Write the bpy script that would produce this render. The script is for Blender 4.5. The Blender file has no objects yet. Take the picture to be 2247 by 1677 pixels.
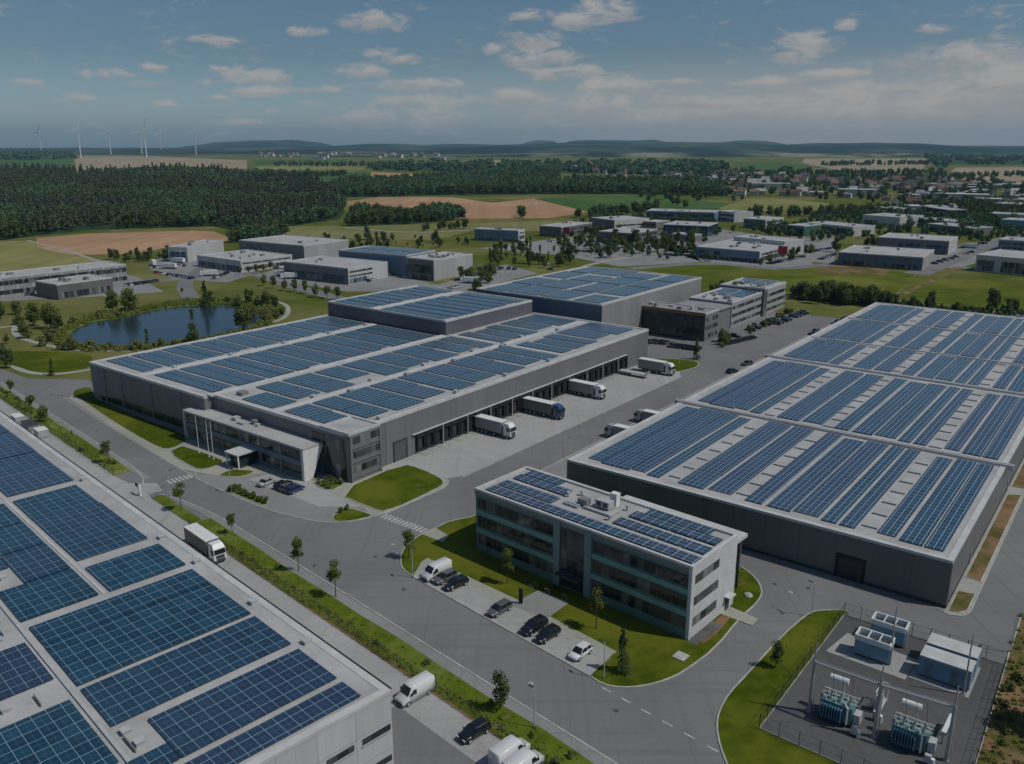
import bpy, bmesh, math, random
from mathutils import Vector, Matrix, noise
random.seed(7)
sc=bpy.context.scene; COL=sc.collection
R_=math.radians
# ---------------------------------------------------------------- survey of the site: camera 70 m up, pitch 15.7 deg
F=1846.;CX=1123.5;CY=838.5;HV=318.;TH=math.atan((CY-HV)/F);H=70.
def G(u,v,z=0.):
    a=u-CX;b=CY-v
    y=F*math.cos(TH)+b*math.sin(TH); w=-F*math.sin(TH)+b*math.cos(TH); t=(z-H)/w
    return (a*t,y*t)
def dirv(u,v):
    a=u-CX;b=CY-v
    return Vector((a,F*math.cos(TH)+b*math.sin(TH),-F*math.sin(TH)+b*math.cos(TH))).normalized()
class Fr:
    def __init__(s,x,y,deg): s.x,s.y,s.a=x,y,R_(deg); s.c,s.s=math.cos(s.a),math.sin(s.a)
    def w(s,x,y): return (s.x+x*s.c+y*s.s, s.y-x*s.s+y*s.c)
    def l(s,p): dx=p[0]-s.x;dy=p[1]-s.y; return (dx*s.c-dy*s.s, dx*s.s+dy*s.c)
    @property
    def rot(s): return -s.a
CF=Fr(-34.57,168.2,37.6); DF=Fr(11.26,161.08,37.6); FF=Fr(-6.4,137.13,41.6)
RF=Fr(-14.34,85.66,44.6); EF=Fr(-13.64,81.5,44.6); SF=Fr(30.78,89.07,38.0)
# ---------------------------------------------------------------- materials
def nodes(m):
    m.use_nodes=True; nt=m.node_tree; nt.nodes.clear(); return nt,nt.nodes,nt.links
MATS={}
def N(nt,t,**k):
    n=nt.nodes.new(t)
    for a,b in k.items():
        if a in n.inputs if isinstance(a,str) else False: n.inputs[a].default_value=b
        else: setattr(n,a,b)
    return n
def mth(nt,op,a,b=None,c=None,clamp=False):
    n=nt.nodes.new('ShaderNodeMath'); n.operation=op; n.use_clamp=clamp
    for i,x in enumerate((a,b,c)):
        if x is None: continue
        if isinstance(x,(int,float)): n.inputs[i].default_value=x
        else: nt.links.new(x,n.inputs[i])
    return n.outputs[0]
def mixc(nt,f,a,b,mode='MIX'):
    n=nt.nodes.new('ShaderNodeMix'); n.data_type='RGBA'; n.blend_type=mode
    for i,x in ((0,f),(6,a),(7,b)):
        if isinstance(x,(int,float)): n.inputs[i].default_value=x
        elif isinstance(x,tuple): n.inputs[i].default_value=(*x[:3],1)
        else: nt.links.new(x,n.inputs[i])
    return n.outputs[2]
def noise_n(nt,vec,scale,detail=4,rough=.6,dist=0):
    n=nt.nodes.new('ShaderNodeTexNoise'); n.inputs['Scale'].default_value=scale; n.inputs['Detail'].default_value=detail
    n.inputs['Roughness'].default_value=rough; n.inputs['Distortion'].default_value=dist
    nt.links.new(vec,n.inputs['Vector']); return n.outputs['Fac']
def ramp(nt,f,a,b):
    n=nt.nodes.new('ShaderNodeMapRange'); n.inputs['From Min'].default_value=a; n.inputs['From Max'].default_value=b; n.interpolation_type='SMOOTHSTEP'
    nt.links.new(f,n.inputs['Value']); return n.outputs[0]
def bsdf(nt,col,rough=.6,spec=.4,metal=0,bump=None,bstr=.3,bdist=.05,coat=0):
    p=nt.nodes.new('ShaderNodeBsdfPrincipled'); o=nt.nodes.new('ShaderNodeOutputMaterial'); nt.links.new(p.outputs[0],o.inputs[0])
    if isinstance(col,tuple): p.inputs['Base Color'].default_value=(*col[:3],1)
    else: nt.links.new(col,p.inputs['Base Color'])
    if isinstance(rough,(int,float)): p.inputs['Roughness'].default_value=rough
    else: nt.links.new(rough,p.inputs['Roughness'])
    p.inputs['Specular IOR Level'].default_value=spec; p.inputs['Metallic'].default_value=metal; p.inputs['Coat Weight'].default_value=coat
    if bump is not None:
        b=nt.nodes.new('ShaderNodeBump'); b.inputs['Strength'].default_value=bstr; b.inputs['Distance'].default_value=bdist
        nt.links.new(bump,b.inputs['Height']); nt.links.new(b.outputs[0],p.inputs['Normal'])
    return p
def M(name,col,rough=.6,spec=.4,metal=0,var=.12,scale=.6,bump=0,coat=0):
    if name in MATS: return MATS[name]
    m=bpy.data.materials.new(name); nt,_,_2=nodes(m)
    tc=nt.nodes.new('ShaderNodeTexCoord'); v=tc.outputs['Object']
    n1=noise_n(nt,v,scale,5); d=tuple(c*(1-var*1.6) for c in col); e=tuple(min(1,c*(1+var)) for c in col)
    c=mixc(nt,ramp(nt,n1,.3,.7),d,e)
    bsdf(nt,c,rough,spec,metal,noise_n(nt,v,scale*12,3) if bump else None,bump or .1,.05,coat)
    MATS[name]=m; return m
def face_u(nt):   # horizontal coordinate along a wall whichever way it faces, and height
    tc=nt.nodes.new('ShaderNodeTexCoord'); s=nt.nodes.new('ShaderNodeSeparateXYZ'); nt.links.new(tc.outputs['Object'],s.inputs[0])
    n=nt.nodes.new('ShaderNodeSeparateXYZ'); nt.links.new(tc.outputs['Normal'],n.inputs[0])
    ax=mth(nt,'ABSOLUTE',n.outputs[0]); ay=mth(nt,'ABSOLUTE',n.outputs[1])
    u=mth(nt,'ADD',mth(nt,'MULTIPLY',s.outputs[0],ay),mth(nt,'MULTIPLY',s.outputs[1],ax))
    return tc,s,u
def line(nt,x,pitch,w,off=0.0):  # 1 on a line of width w every pitch
    f=mth(nt,'FRACT',mth(nt,'DIVIDE',mth(nt,'ADD',x,off),pitch)); return mth(nt,'LESS_THAN',f,w/pitch)
def clad(name,col,pu=6.,pz=0.,seam=.08,dark=.6,rough=.5,var=.1,panelvar=.12):
    if name in MATS: return MATS[name]
    m=bpy.data.materials.new(name); nt,_,_2=nodes(m); tc,s,u=face_u(nt)
    ln=line(nt,u,pu,seam)
    if pz: ln=mth(nt,'MAXIMUM',ln,line(nt,s.outputs[2],pz,seam*.8))
    rib=mth(nt,'FRACT',mth(nt,'MULTIPLY',u,2.5))
    wn=nt.nodes.new('ShaderNodeTexWhiteNoise'); wn.noise_dimensions='2D'; cb=nt.nodes.new('ShaderNodeCombineXYZ')
    nt.links.new(mth(nt,'FLOOR',mth(nt,'DIVIDE',u,pu)),cb.inputs[0]); nt.links.new(mth(nt,'FLOOR',mth(nt,'DIVIDE',s.outputs[2],pz or 99.)),cb.inputs[1]); nt.links.new(cb.outputs[0],wn.inputs['Vector'])
    mp=nt.nodes.new('ShaderNodeMapping'); mp.inputs['Scale'].default_value=(.5,.5,.06); nt.links.new(tc.outputs['Object'],mp.inputs[0])
    st=ramp(nt,noise_n(nt,mp.outputs[0],1.2,5),.35,.75)
    k=mth(nt,'ADD',mth(nt,'MULTIPLY',wn.outputs['Value'],panelvar),mth(nt,'MULTIPLY',st,var)); k=mth(nt,'SUBTRACT',1.05,k)
    k=mth(nt,'MULTIPLY',k,mth(nt,'SUBTRACT',1.,mth(nt,'MULTIPLY',ln,1-dark)))
    c=mixc(nt,1.,col,(0,0,0),'MULTIPLY'); mm=nt.nodes.new('ShaderNodeVectorMath'); mm.operation='SCALE'; mm.inputs[0].default_value=col
    nt.links.new(k,mm.inputs['Scale'])
    bsdf(nt,mm.outputs[0],rough,.4,0,mth(nt,'PINGPONG',rib,.5),.25,.04)
    MATS[name]=m; return m
def glass(name,col,pu=1.5,frame=(.05,.05,.05),fw=.08,rough=.08,blind=.42):
    if name in MATS: return MATS[name]
    m=bpy.data.materials.new(name); nt,_,_2=nodes(m); tc,s,u=face_u(nt)
    ln=line(nt,u,pu,fw)
    wn=nt.nodes.new('ShaderNodeTexWhiteNoise'); wn.noise_dimensions='2D'; cb=nt.nodes.new('ShaderNodeCombineXYZ')
    nt.links.new(mth(nt,'FLOOR',mth(nt,'DIVIDE',u,pu)),cb.inputs[0]); nt.links.new(mth(nt,'FLOOR',mth(nt,'DIVIDE',s.outputs[2],3.5)),cb.inputs[1]); nt.links.new(cb.outputs[0],wn.inputs['Vector'])
    b=mth(nt,'MULTIPLY',mth(nt,'POWER',wn.outputs['Value'],3.),blind)
    c=mixc(nt,b,col,(.5,.5,.48)); c=mixc(nt,ln,c,frame)
    bsdf(nt,c,mth(nt,'ADD',mth(nt,'MULTIPLY',ln,.5),rough),.45)
    MATS[name]=m; return m
def solar(name,px,py,lw=.07,lc=(.26,.38,.45),big=0,bw=.16,base=(.011,.05,.086)):
    if name in MATS: return MATS[name]
    m=bpy.data.materials.new(name); nt,_,_2=nodes(m)
    tc=nt.nodes.new('ShaderNodeTexCoord'); s=nt.nodes.new('ShaderNodeSeparateXYZ'); nt.links.new(tc.outputs['Object'],s.inputs[0])
    X,Y=s.outputs[0],s.outputs[1]
    ln=mth(nt,'MAXIMUM',line(nt,X,px,lw*1.4),line(nt,Y,py,lw))
    wn=nt.nodes.new('ShaderNodeTexWhiteNoise'); wn.noise_dimensions='2D'; cb=nt.nodes.new('ShaderNodeCombineXYZ')
    nt.links.new(mth(nt,'FLOOR',mth(nt,'DIVIDE',X,px)),cb.inputs[0]); nt.links.new(mth(nt,'FLOOR',mth(nt,'DIVIDE',Y,py)),cb.inputs[1]); nt.links.new(cb.outputs[0],wn.inputs['Vector'])
    oi=nt.nodes.new('ShaderNodeObjectInfo')
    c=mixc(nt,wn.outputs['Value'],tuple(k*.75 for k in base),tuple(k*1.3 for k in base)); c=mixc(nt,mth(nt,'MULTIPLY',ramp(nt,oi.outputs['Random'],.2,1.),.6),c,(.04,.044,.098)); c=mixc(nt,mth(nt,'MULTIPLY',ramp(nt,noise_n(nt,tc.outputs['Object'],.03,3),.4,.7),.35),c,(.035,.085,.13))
    cell=mth(nt,'MAXIMUM',line(nt,X,px/2.,lw*.7),line(nt,Y,py/2.,lw*.6))
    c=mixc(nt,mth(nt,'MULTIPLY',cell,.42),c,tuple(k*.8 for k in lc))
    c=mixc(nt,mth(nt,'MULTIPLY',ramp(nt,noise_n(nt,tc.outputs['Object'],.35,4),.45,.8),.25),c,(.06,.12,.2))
    if big: ln=mth(nt,'MAXIMUM',ln,line(nt,X,big,bw))
    c=mixc(nt,ln,c,lc)
    bsdf(nt,c,mth(nt,'ADD',mth(nt,'MULTIPLY',ln,.3),.22),.5)
    MATS[name]=m; return m
def roofm(name,col,pu=6.,pv=14.,var=.14):
    if name in MATS: return MATS[name]
    m=bpy.data.materials.new(name); nt,_,_2=nodes(m)
    tc=nt.nodes.new('ShaderNodeTexCoord'); s=nt.nodes.new('ShaderNodeSeparateXYZ'); nt.links.new(tc.outputs['Object'],s.inputs[0])
    ln=mth(nt,'MAXIMUM',line(nt,s.outputs[0],pu,.07),line(nt,s.outputs[1],pv,.07))
    v=tc.outputs['Object']
    c=mixc(nt,ramp(nt,noise_n(nt,v,.12,6,.65,.4),.3,.7),tuple(k*(1-var*1.5) for k in col),tuple(k*(1+var*.4) for k in col))
    c=mixc(nt,mth(nt,'MULTIPLY',ramp(nt,noise_n(nt,v,.9,6,.75,.6),.46,.78),.38),c,tuple(k*.55 for k in col))
    c=mixc(nt,mth(nt,'MULTIPLY',ramp(nt,noise_n(nt,v,.07,3,.5,1.),.58,.66),.2),c,tuple(k*.6 for k in col))
    c=mixc(nt,mth(nt,'MULTIPLY',ln,.3),c,tuple(k*.5 for k in col))
    bsdf(nt,c,.65,.3,0,noise_n(nt,v,2.,3),.15,.05)
    MATS[name]=m; return m
def groundm(name,cols,scales=(.01,.15,2.5),rough=.9,stripe=0,sdir=0,dry=None,dryth=.62,bump=.3,bd=.08):
    """cols = dark, mid, light tones of one ground cover"""
    if name in MATS: return MATS[name]
    m=bpy.data.materials.new(name); nt,_,_2=nodes(m)
    tc=nt.nodes.new('ShaderNodeTexCoord'); v=tc.outputs['Object']
    c=mixc(nt,ramp(nt,noise_n(nt,v,scales[1],6,.65),.3,.7),cols[0],cols[1])
    c=mixc(nt,ramp(nt,noise_n(nt,v,scales[0],4),.42,.66),c,cols[2])
    c=mixc(nt,mth(nt,'MULTIPLY',ramp(nt,noise_n(nt,v,scales[2],5,.75),.45,.8),.4),c,tuple(k*.6 for k in cols[0]))
    if dry: c=mixc(nt,mth(nt,'MULTIPLY',ramp(nt,noise_n(nt,v,scales[1]*.7,4,.6,.5),dryth,dryth+.12),.8),c,dry)
    if stripe:
        mp=nt.nodes.new('ShaderNodeMapping'); mp.inputs['Rotation'].default_value=(0,0,R_(sdir)); mp.inputs['Scale'].default_value=(stripe,stripe*.03,1); nt.links.new(v,mp.inputs[0])
        c=mixc(nt,mth(nt,'MULTIPLY',ramp(nt,noise_n(nt,mp.outputs[0],1.,3),.4,.6),.3),c,tuple(k*.7 for k in cols[0]))
    bsdf(nt,c,rough,.05,0,noise_n(nt,v,scales[2]*1.5,4,.7),bump,bd)
    MATS[name]=m; return m
def leafm(name,a,b):
    if name in MATS: return MATS[name]
    m=bpy.data.materials.new(name); nt,_,_2=nodes(m)
    g=nt.nodes.new('ShaderNodeNewGeometry'); oi=nt.nodes.new('ShaderNodeObjectInfo'); tc=nt.nodes.new('ShaderNodeTexCoord')
    f=mth(nt,'ADD',mth(nt,'MULTIPLY',g.outputs['Random Per Island'],.55),mth(nt,'MULTIPLY',oi.outputs['Random'],.45))
    f=mth(nt,'ADD',mth(nt,'MULTIPLY',f,.7),mth(nt,'MULTIPLY',noise_n(nt,tc.outputs['Object'],.8,2),.3))
    c=mixc(nt,f,a,b)
    p=bsdf(nt,c,.75,.15)
    MATS[name]=m; return m
white=M('white_paint',(.72,.73,.72),.45,var=.05); lightgrey=M('light_grey_metal',(.45,.46,.46),.45,var=.08,scale=1.)
midgrey=M('mid_grey_metal',(.22,.225,.23),.5,var=.1,scale=1.); darkgrey=M('dark_grey_metal',(.06,.062,.066),.5,var=.15,scale=1.)
black=M('black_rubber',(.018,.018,.02),.7,var=.1); glassdk=M('dark_glass',(.015,.02,.026),.08,.7,var=.05)
conc=M('precast_concrete',(.46,.46,.45),.8,.2,var=.12,scale=.8,bump=.2)
bark=M('bark',(.1,.075,.05),.9,.1,var=.25,scale=6.)
def asphalt_mat(name,col,crack=.3,joint=0):
    if name in MATS: return MATS[name]
    m=bpy.data.materials.new(name); nt,_,_2=nodes(m)
    tc=nt.nodes.new('ShaderNodeTexCoord'); v=tc.outputs['Object']
    c=mixc(nt,ramp(nt,noise_n(nt,v,.035,6,.6,.8),.3,.7),tuple(k*.86 for k in col),tuple(k*1.1 for k in col))
    c=mixc(nt,mth(nt,'MULTIPLY',ramp(nt,noise_n(nt,v,.6,6,.75),.5,.75),.3),c,tuple(k*.7 for k in col))
    c=mixc(nt,mth(nt,'MULTIPLY',ramp(nt,noise_n(nt,v,7.,3,.8),.4,.75),.35),c,tuple(k*1.25 for k in col))
    vo=nt.nodes.new('ShaderNodeTexVoronoi'); vo.feature='DISTANCE_TO_EDGE'; vo.inputs['Scale'].default_value=.09; nt.links.new(v,vo.inputs['Vector'])
    c=mixc(nt,mth(nt,'MULTIPLY',mth(nt,'LESS_THAN',vo.outputs['Distance'],.006),crack),c,tuple(k*.5 for k in col))
    if joint:
        mp=nt.nodes.new('ShaderNodeMapping'); mp.inputs['Rotation'].default_value=(0,0,R_(37.6)); nt.links.new(v,mp.inputs[0])
        s=nt.nodes.new('ShaderNodeSeparateXYZ'); nt.links.new(mp.outputs[0],s.inputs[0])
        ln=mth(nt,'MAXIMUM',line(nt,s.outputs[0],joint,.06),line(nt,s.outputs[1],joint,.06))
        c=mixc(nt,mth(nt,'MULTIPLY',ln,.45),c,tuple(k*.5 for k in col))
    for rz,sc_ in ((44.6,.9),(-45.4 if joint else 37.6,.9)):
        mp2=nt.nodes.new('ShaderNodeMapping'); mp2.inputs['Rotation'].default_value=(0,0,R_(rz)); mp2.inputs['Scale'].default_value=(.02,sc_,1) if rz>40 else (sc_,.02,1); nt.links.new(v,mp2.inputs[0])
        c=mixc(nt,mth(nt,'MULTIPLY',ramp(nt,noise_n(nt,mp2.outputs[0],1.,4),.5,.72),.32),c,tuple(k*.62 for k in col))
    c=mixc(nt,mth(nt,'MULTIPLY',ramp(nt,noise_n(nt,v,.25,2,.4,1.5),.68,.74),.22),c,tuple(k*.6 for k in col))
    bsdf(nt,c,.85,.2,0,noise_n(nt,v,9.,2),.2,.02)
    MATS[name]=m; return m
ASPH=asphalt_mat('asphalt_surface',(.19,.19,.19),.12); ASPL=asphalt_mat('light_asphalt',(.25,.25,.245),.12); CONC=asphalt_mat('concrete_slabs',(.36,.36,.35),.08,5.)
PATHM=asphalt_mat('pale_path_surface',(.34,.34,.29),.1); KERB=M('kerb_stone',(.42,.42,.38),.8,var=.15,scale=.5); PAINT=M('road_paint',(.55,.55,.54),.7,var=.2,scale=2.)
GRASS=groundm('lawn_grass',[(.045,.068,.003),(.08,.105,.006),(.125,.14,.014)],(.05,.4,4.),dry=(.19,.13,.06),dryth=.63,bump=.5)
VERGE=groundm('verge_grass',[(.07,.11,.008),(.13,.17,.016),(.21,.23,.06)],(.06,.5,3.),dry=(.2,.15,.09),dryth=.62,bump=.6,bd=.15)
DRYV=groundm('dry_verge',[(.08,.085,.018),(.14,.12,.05),(.26,.17,.1)],(.1,.35,3.),dry=(.24,.14,.08),dryth=.52,bump=.6,bd=.15)
MEAD=groundm('meadow_grass',[(.065,.085,.01),(.12,.14,.024),(.19,.18,.07)],(.008,.04,.5),bump=.1,bd=.1,dry=(.2,.18,.08),dryth=.6)
MEADP=groundm('pale_meadow',[(.16,.17,.06),(.21,.205,.08),(.26,.24,.12)],(.004,.02,.5),stripe=.2,sdir=20,bump=.05,bd=.02)
PLOUGH=groundm('ploughed_field',[(.35,.215,.125),(.41,.255,.15),(.46,.3,.18)],(.006,.03,.4),stripe=.12,sdir=-70,bump=.05,bd=.02)
STUB=groundm('stubble_field',[(.28,.23,.15),(.35,.29,.19),(.4,.33,.23)],(.004,.02,.4),stripe=.1,sdir=60,bump=.05,bd=.02)
GFLD=groundm('green_field',[(.05,.11,.03),(.065,.14,.035),(.09,.16,.05)],(.005,.02,.4),stripe=.15,sdir=30,bump=.05,bd=.02)
YFLD=groundm('yellow_field',[(.17,.19,.06),(.24,.24,.08),(.29,.26,.11)],(.005,.02,.4),stripe=.15,sdir=80,bump=.05,bd=.02)
HILLX=1
FORF=groundm('wooded_hillside',[(.025,.06,.028),(.04,.08,.038),(.055,.1,.045)],(.004,.02,.12),bump=.3,bd=1.)
GRAV=groundm('gravel_bed',[(.09,.09,.09),(.13,.13,.13),(.16,.16,.155)],(.1,1.,9.),bump=.5,bd=.05)
# ---------------------------------------------------------------- mesh building
class MB:
    def __init__(s): s.v=[];s.f=[];s.m=[];s.k=0
    def mat(s,i): s.k=i; return s
    def add(s,vs,fs):
        n=len(s.v); s.v+=[tuple(p) for p in vs]; s.f+=[tuple(i+n for i in f) for f in fs]; s.m+=[s.k]*len(fs); return s
    def box(s,x0,x1,y0,y1,z0,z1):
        return s.add([(x0,y0,z0),(x1,y0,z0),(x1,y1,z0),(x0,y1,z0),(x0,y0,z1),(x1,y0,z1),(x1,y1,z1),(x0,y1,z1)],
              [(0,3,2,1),(4,5,6,7),(0,1,5,4),(1,2,6,5),(2,3,7,6),(3,0,4,7)])
    def prism(s,p,z0,z1,bottom=True):
        n=len(p)
        a=sum(p[i][0]*p[(i+1)%n][1]-p[(i+1)%n][0]*p[i][1] for i in range(n))
        if a<0: p=p[::-1]
        vs=[(x,y,z0) for x,y in p]+[(x,y,z1) for x,y in p]
        fs=[tuple(range(n,2*n))]+[(i,(i+1)%n,n+(i+1)%n,n+i) for i in range(n)]
        if bottom: fs.append(tuple(range(n))[::-1])
        return s.add(vs,fs)
    def hexa(s,b,t):  # two quads (bottom, top), each 4 xyz
        return s.add(list(b)+list(t),[(0,3,2,1),(4,5,6,7),(0,1,5,4),(1,2,6,5),(2,3,7,6),(3,0,4,7)])
    def cyl(s,a,b,r0,r1=None,n=8,cap=True):
        r1=r0 if r1 is None else r1; a=Vector(a);b=Vector(b);d=(b-a).normalized()
        u=d.orthogonal().normalized(); w=d.cross(u); vs=[]
        for c,r in ((a,r0),(b,r1)):
            for i in range(n):
                t=2*math.pi*i/n; vs.append(c+(u*math.cos(t)+w*math.sin(t))*r)
        fs=[(i,(i+1)%n,n+(i+1)%n,n+i) for i in range(n)]
        if cap: fs+=[tuple(range(n))[::-1],tuple(range(n,2*n))]
        return s.add(vs,fs)
    def sphere(s,c,r,n=8,sz=1.):
        vs=[];fs=[];m=n//2
        for j in range(m+1):
            for i in range(n):
                t=2*math.pi*i/n;p=math.pi*j/m; vs.append((c[0]+r*math.sin(p)*math.cos(t),c[1]+r*math.sin(p)*math.sin(t),c[2]+r*sz*math.cos(p)))
        for j in range(m):
            for i in range(n): fs.append((j*n+i,(j+1)*n+i,(j+1)*n+(i+1)%n,j*n+(i+1)%n))
        return s.add(vs,fs)
    def mesh(s,name,mats):
        me=bpy.data.meshes.new(name); me.from_pydata(s.v,[],s.f)
        for m in (mats if isinstance(mats,(list,tuple)) else [mats]): me.materials.append(m)
        if max(s.m,default=0): me.polygons.foreach_set('material_index',s.m)
        me.update(); return me
    def build(s,name,mats,parent=None,smooth=False,**k):
        me=s.mesh(name,mats)
        if smooth: me.polygons.foreach_set('use_smooth',[True]*len(me.polygons))
        o=bpy.data.objects.new(name,me); COL.objects.link(o)
        if parent: o.parent=parent
        if k: tag(o,**k)
        return o
def tag(o,label=None,cat=None,group=None,kind=None):
    if label: o['label']=label
    if cat: o['category']=cat
    if group: o['group']=group
    if kind: o['kind']=kind
    return o
def empty(name,loc,rz=0,**k):
    o=bpy.data.objects.new(name,None); COL.objects.link(o); o.empty_display_size=.5
    o.location=(loc[0],loc[1],loc[2] if len(loc)>2 else 0); o.rotation_euler=(0,0,rz)
    if k: tag(o,**k)
    return o
def dup(o,parent=None):
    c=o.copy(); COL.objects.link(c)
    if parent: c.parent=parent
    for ch in list(o.children): dup(ch,c)
    return c
def place(o,loc,rz=0,s=1.,**k):
    o.location=(loc[0],loc[1],loc[2] if len(loc)>2 else 0); o.rotation_euler=(0,0,rz); o.scale=(s,s,s) if not isinstance(s,tuple) else s
    tag(o,**k); return o
def chaikin(p,n=1,closed=True):
    for _ in range(n):
        q=[];L=len(p)
        for i in range(L if closed else L-1):
            a=p[i];b=p[(i+1)%L]; q+=[(a[0]*.75+b[0]*.25,a[1]*.75+b[1]*.25),(a[0]*.25+b[0]*.75,a[1]*.25+b[1]*.75)]
        if not closed: q=[p[0]]+q+[p[-1]]
        p=q
    return p
def px(l,z=0): return [G(u,v,z) for u,v in l]
def sheet(name,pts,z,mat,kind='structure',**k):
    mb=MB(); n=len(pts); a=sum(pts[i][0]*pts[(i+1)%n][1]-pts[(i+1)%n][0]*pts[i][1] for i in range(n))
    if a<0: pts=pts[::-1]
    mb.add([(x,y,z) for x,y in pts],[tuple(range(n))]); o=mb.build(name,mat); tag(o,kind=kind,**k); return o
def ribbon(mb,pts,w,z0,z1,closed=False,off=0.):
    n=len(pts); L=[];Rr=[]
    for i in range(n):
        a=pts[(i-1)%n] if (closed or i>0) else pts[i]; b=pts[(i+1)%n] if (closed or i<n-1) else pts[i]
        d=Vector((b[0]-a[0],b[1]-a[1])); d=d.normalized() if d.length else Vector((1,0)); nn=Vector((-d.y,d.x))
        p=Vector(pts[i])+nn*off; L.append(p+nn*w/2); Rr.append(p-nn*w/2)
    m=n if closed else n-1
    for i in range(m):
        j=(i+1)%n
        b=[(Rr[i].x,Rr[i].y,z0),(Rr[j].x,Rr[j].y,z0),(L[j].x,L[j].y,z0),(L[i].x,L[i].y,z0)]
        t=[(x,y,z1) for x,y,_ in b]
        mb.add(b+t,[(4,5,6,7),(0,1,5,4),(2,3,7,6)])
def island(name,pts,mat,h=.1,kerb=True,sm=1,z0=.0):
    p=chaikin(pts,sm) if sm else pts
    mb=MB(); mb.prism(p,z0,h,False); tag(mb.build(name,mat),kind='structure')
    if kerb:
        k=MB(); ribbon(k,p,.22,z0,h+.04,True); tag(k.build('kerb',KERB),kind='structure')
# ---------------------------------------------------------------- camera, sun, sky
cam=bpy.data.cameras.new('camera'); camo=bpy.data.objects.new('camera',cam); COL.objects.link(camo); sc.camera=camo
camo.location=(0,0,H); camo.rotation_euler=(math.pi/2-TH,0,0)
cam.sensor_width=36; cam.lens=F/2247*36; cam.clip_start=1; cam.clip_end=80000
SAZ,SEL=107.,54.
sv=Vector((math.sin(R_(SAZ))*math.cos(R_(SEL)),math.cos(R_(SAZ))*math.cos(R_(SEL)),math.sin(R_(SEL))))
sd=bpy.data.lights.new('sun','SUN'); sd.energy=3.8; sd.angle=R_(.55); sd.color=(1,.95,.87)
so=bpy.data.objects.new('sun',sd); COL.objects.link(so); so.rotation_euler=sv.to_track_quat('Z','Y').to_euler()
w=bpy.data.worlds.new('World'); sc.world=w; w.use_nodes=True; nt=w.node_tree; nt.nodes.clear()
sky=nt.nodes.new('ShaderNodeTexSky'); sky.sky_type='NISHITA'; sky.sun_disc=False; sky.sun_elevation=R_(SEL); sky.sun_rotation=R_(SAZ)
sky.altitude=300; sky.air_density=1.; sky.dust_density=1.6; sky.ozone_density=1.5
bg=nt.nodes.new('ShaderNodeBackground'); bg.inputs[1].default_value=.1; ow=nt.nodes.new('ShaderNodeOutputWorld'); nt.links.new(bg.outputs[0],ow.inputs[0])
tc=nt.nodes.new('ShaderNodeTexCoord'); sp=nt.nodes.new('ShaderNodeSeparateXYZ'); nt.links.new(tc.outputs['Generated'],sp.inputs[0])
az=mth(nt,'ARCTAN2',sp.outputs[0],sp.outputs[1]); el=mth(nt,'ARCSINE',sp.outputs[2])
# clouds: a low field of small fair-weather cumulus (azimuth, elevation, half width, half height in degrees)
CL=[(820,50,66,28),(872,131,40,17),(800,160,46,17),(655,70,20,10),(700,70,24,11),(480,88,40,10),(238,166,46,11),(65,184,46,9),(165,216,30,9),(335,150,24,8),
 (325,182,46,9),(363,232,26,9),(570,172,72,17),(570,203,66,11),(690,200,62,10),(480,152,20,7),(455,182,26,8),(680,232,46,9),(605,247,24,8),(480,216,26,8),
 (815,120,22,9),(930,190,120,14),(960,225,130,16),(975,265,70,40),(790,262,80,28),(1170,38,40,14),(1330,32,66,26),(1262,48,46,18),(1165,95,62,22),(1180,130,74,24),(1225,165,52,18),
 (1287,158,28,16),(1340,192,90,20),(1290,240,120,34),(1500,182,40,9),(1765,98,70,22),(1745,125,42,18),(1855,57,22,13),(2055,65,32,10),(1700,182,70,12),(1820,165,70,10),
 (2130,135,120,34),(2210,175,90,40),(2180,205,170,40),(1900,205,120,24),(1550,225,120,20),(1650,245,160,30),(2000,250,250,40),(1450,265,160,26),(1130,215,60,20),(540,270,60,8),(1080,110,20,12)]
n1=noise_n(nt,tc.outputs['Generated'],16.,8,.62,.6); 
mp=nt.nodes.new('ShaderNodeMapping'); mp.inputs['Scale'].default_value=(1,1,3.2); nt.links.new(tc.outputs['Generated'],mp.inputs[0])
n2=noise_n(nt,mp.outputs[0],26.,9,.66,.8); n3=noise_n(nt,mp.outputs[0],7.,6,.6,.3)
acc=None; tops=None
for u,v,hw,hh in CL:
    d=dirv(u,v); a0=math.atan2(d.x,d.y); e0=math.asin(d.z); k=1/F
    p=mth(nt,'MULTIPLY_ADD',az,1/(hw*k*1.12),-a0/(hw*k*1.12)); q=mth(nt,'MULTIPLY_ADD',el,1/(hh*k*1.15),-e0/(hh*k*1.15))
    # flatter base than top
    q2=mth(nt,'MULTIPLY',q,mth(nt,'ADD',1.,mth(nt,'MULTIPLY',mth(nt,'LESS_THAN',q,0.),.55)))
    r=mth(nt,'ADD',mth(nt,'MULTIPLY',p,p),mth(nt,'MULTIPLY',q2,q2)); g=mth(nt,'MAXIMUM',mth(nt,'SUBTRACT',1.,r),-1.)
    if acc is None: acc=g; tops=mth(nt,'MULTIPLY',mth(nt,'MAXIMUM',g,0.),q)
    else: acc=mth(nt,'SMOOTH_MAX',acc,g,.35); tops=mth(nt,'ADD',tops,mth(nt,'MULTIPLY',mth(nt,'MAXIMUM',g,0.),q))
dn=mth(nt,'ADD',mth(nt,'MULTIPLY',acc,.6),mth(nt,'MULTIPLY',mth(nt,'SUBTRACT',n2,.5),3.4))
dn=mth(nt,'ADD',dn,mth(nt,'MULTIPLY',mth(nt,'SUBTRACT',n1,.5),1.6))
cm=ramp(nt,dn,-.25,.85)
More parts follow.
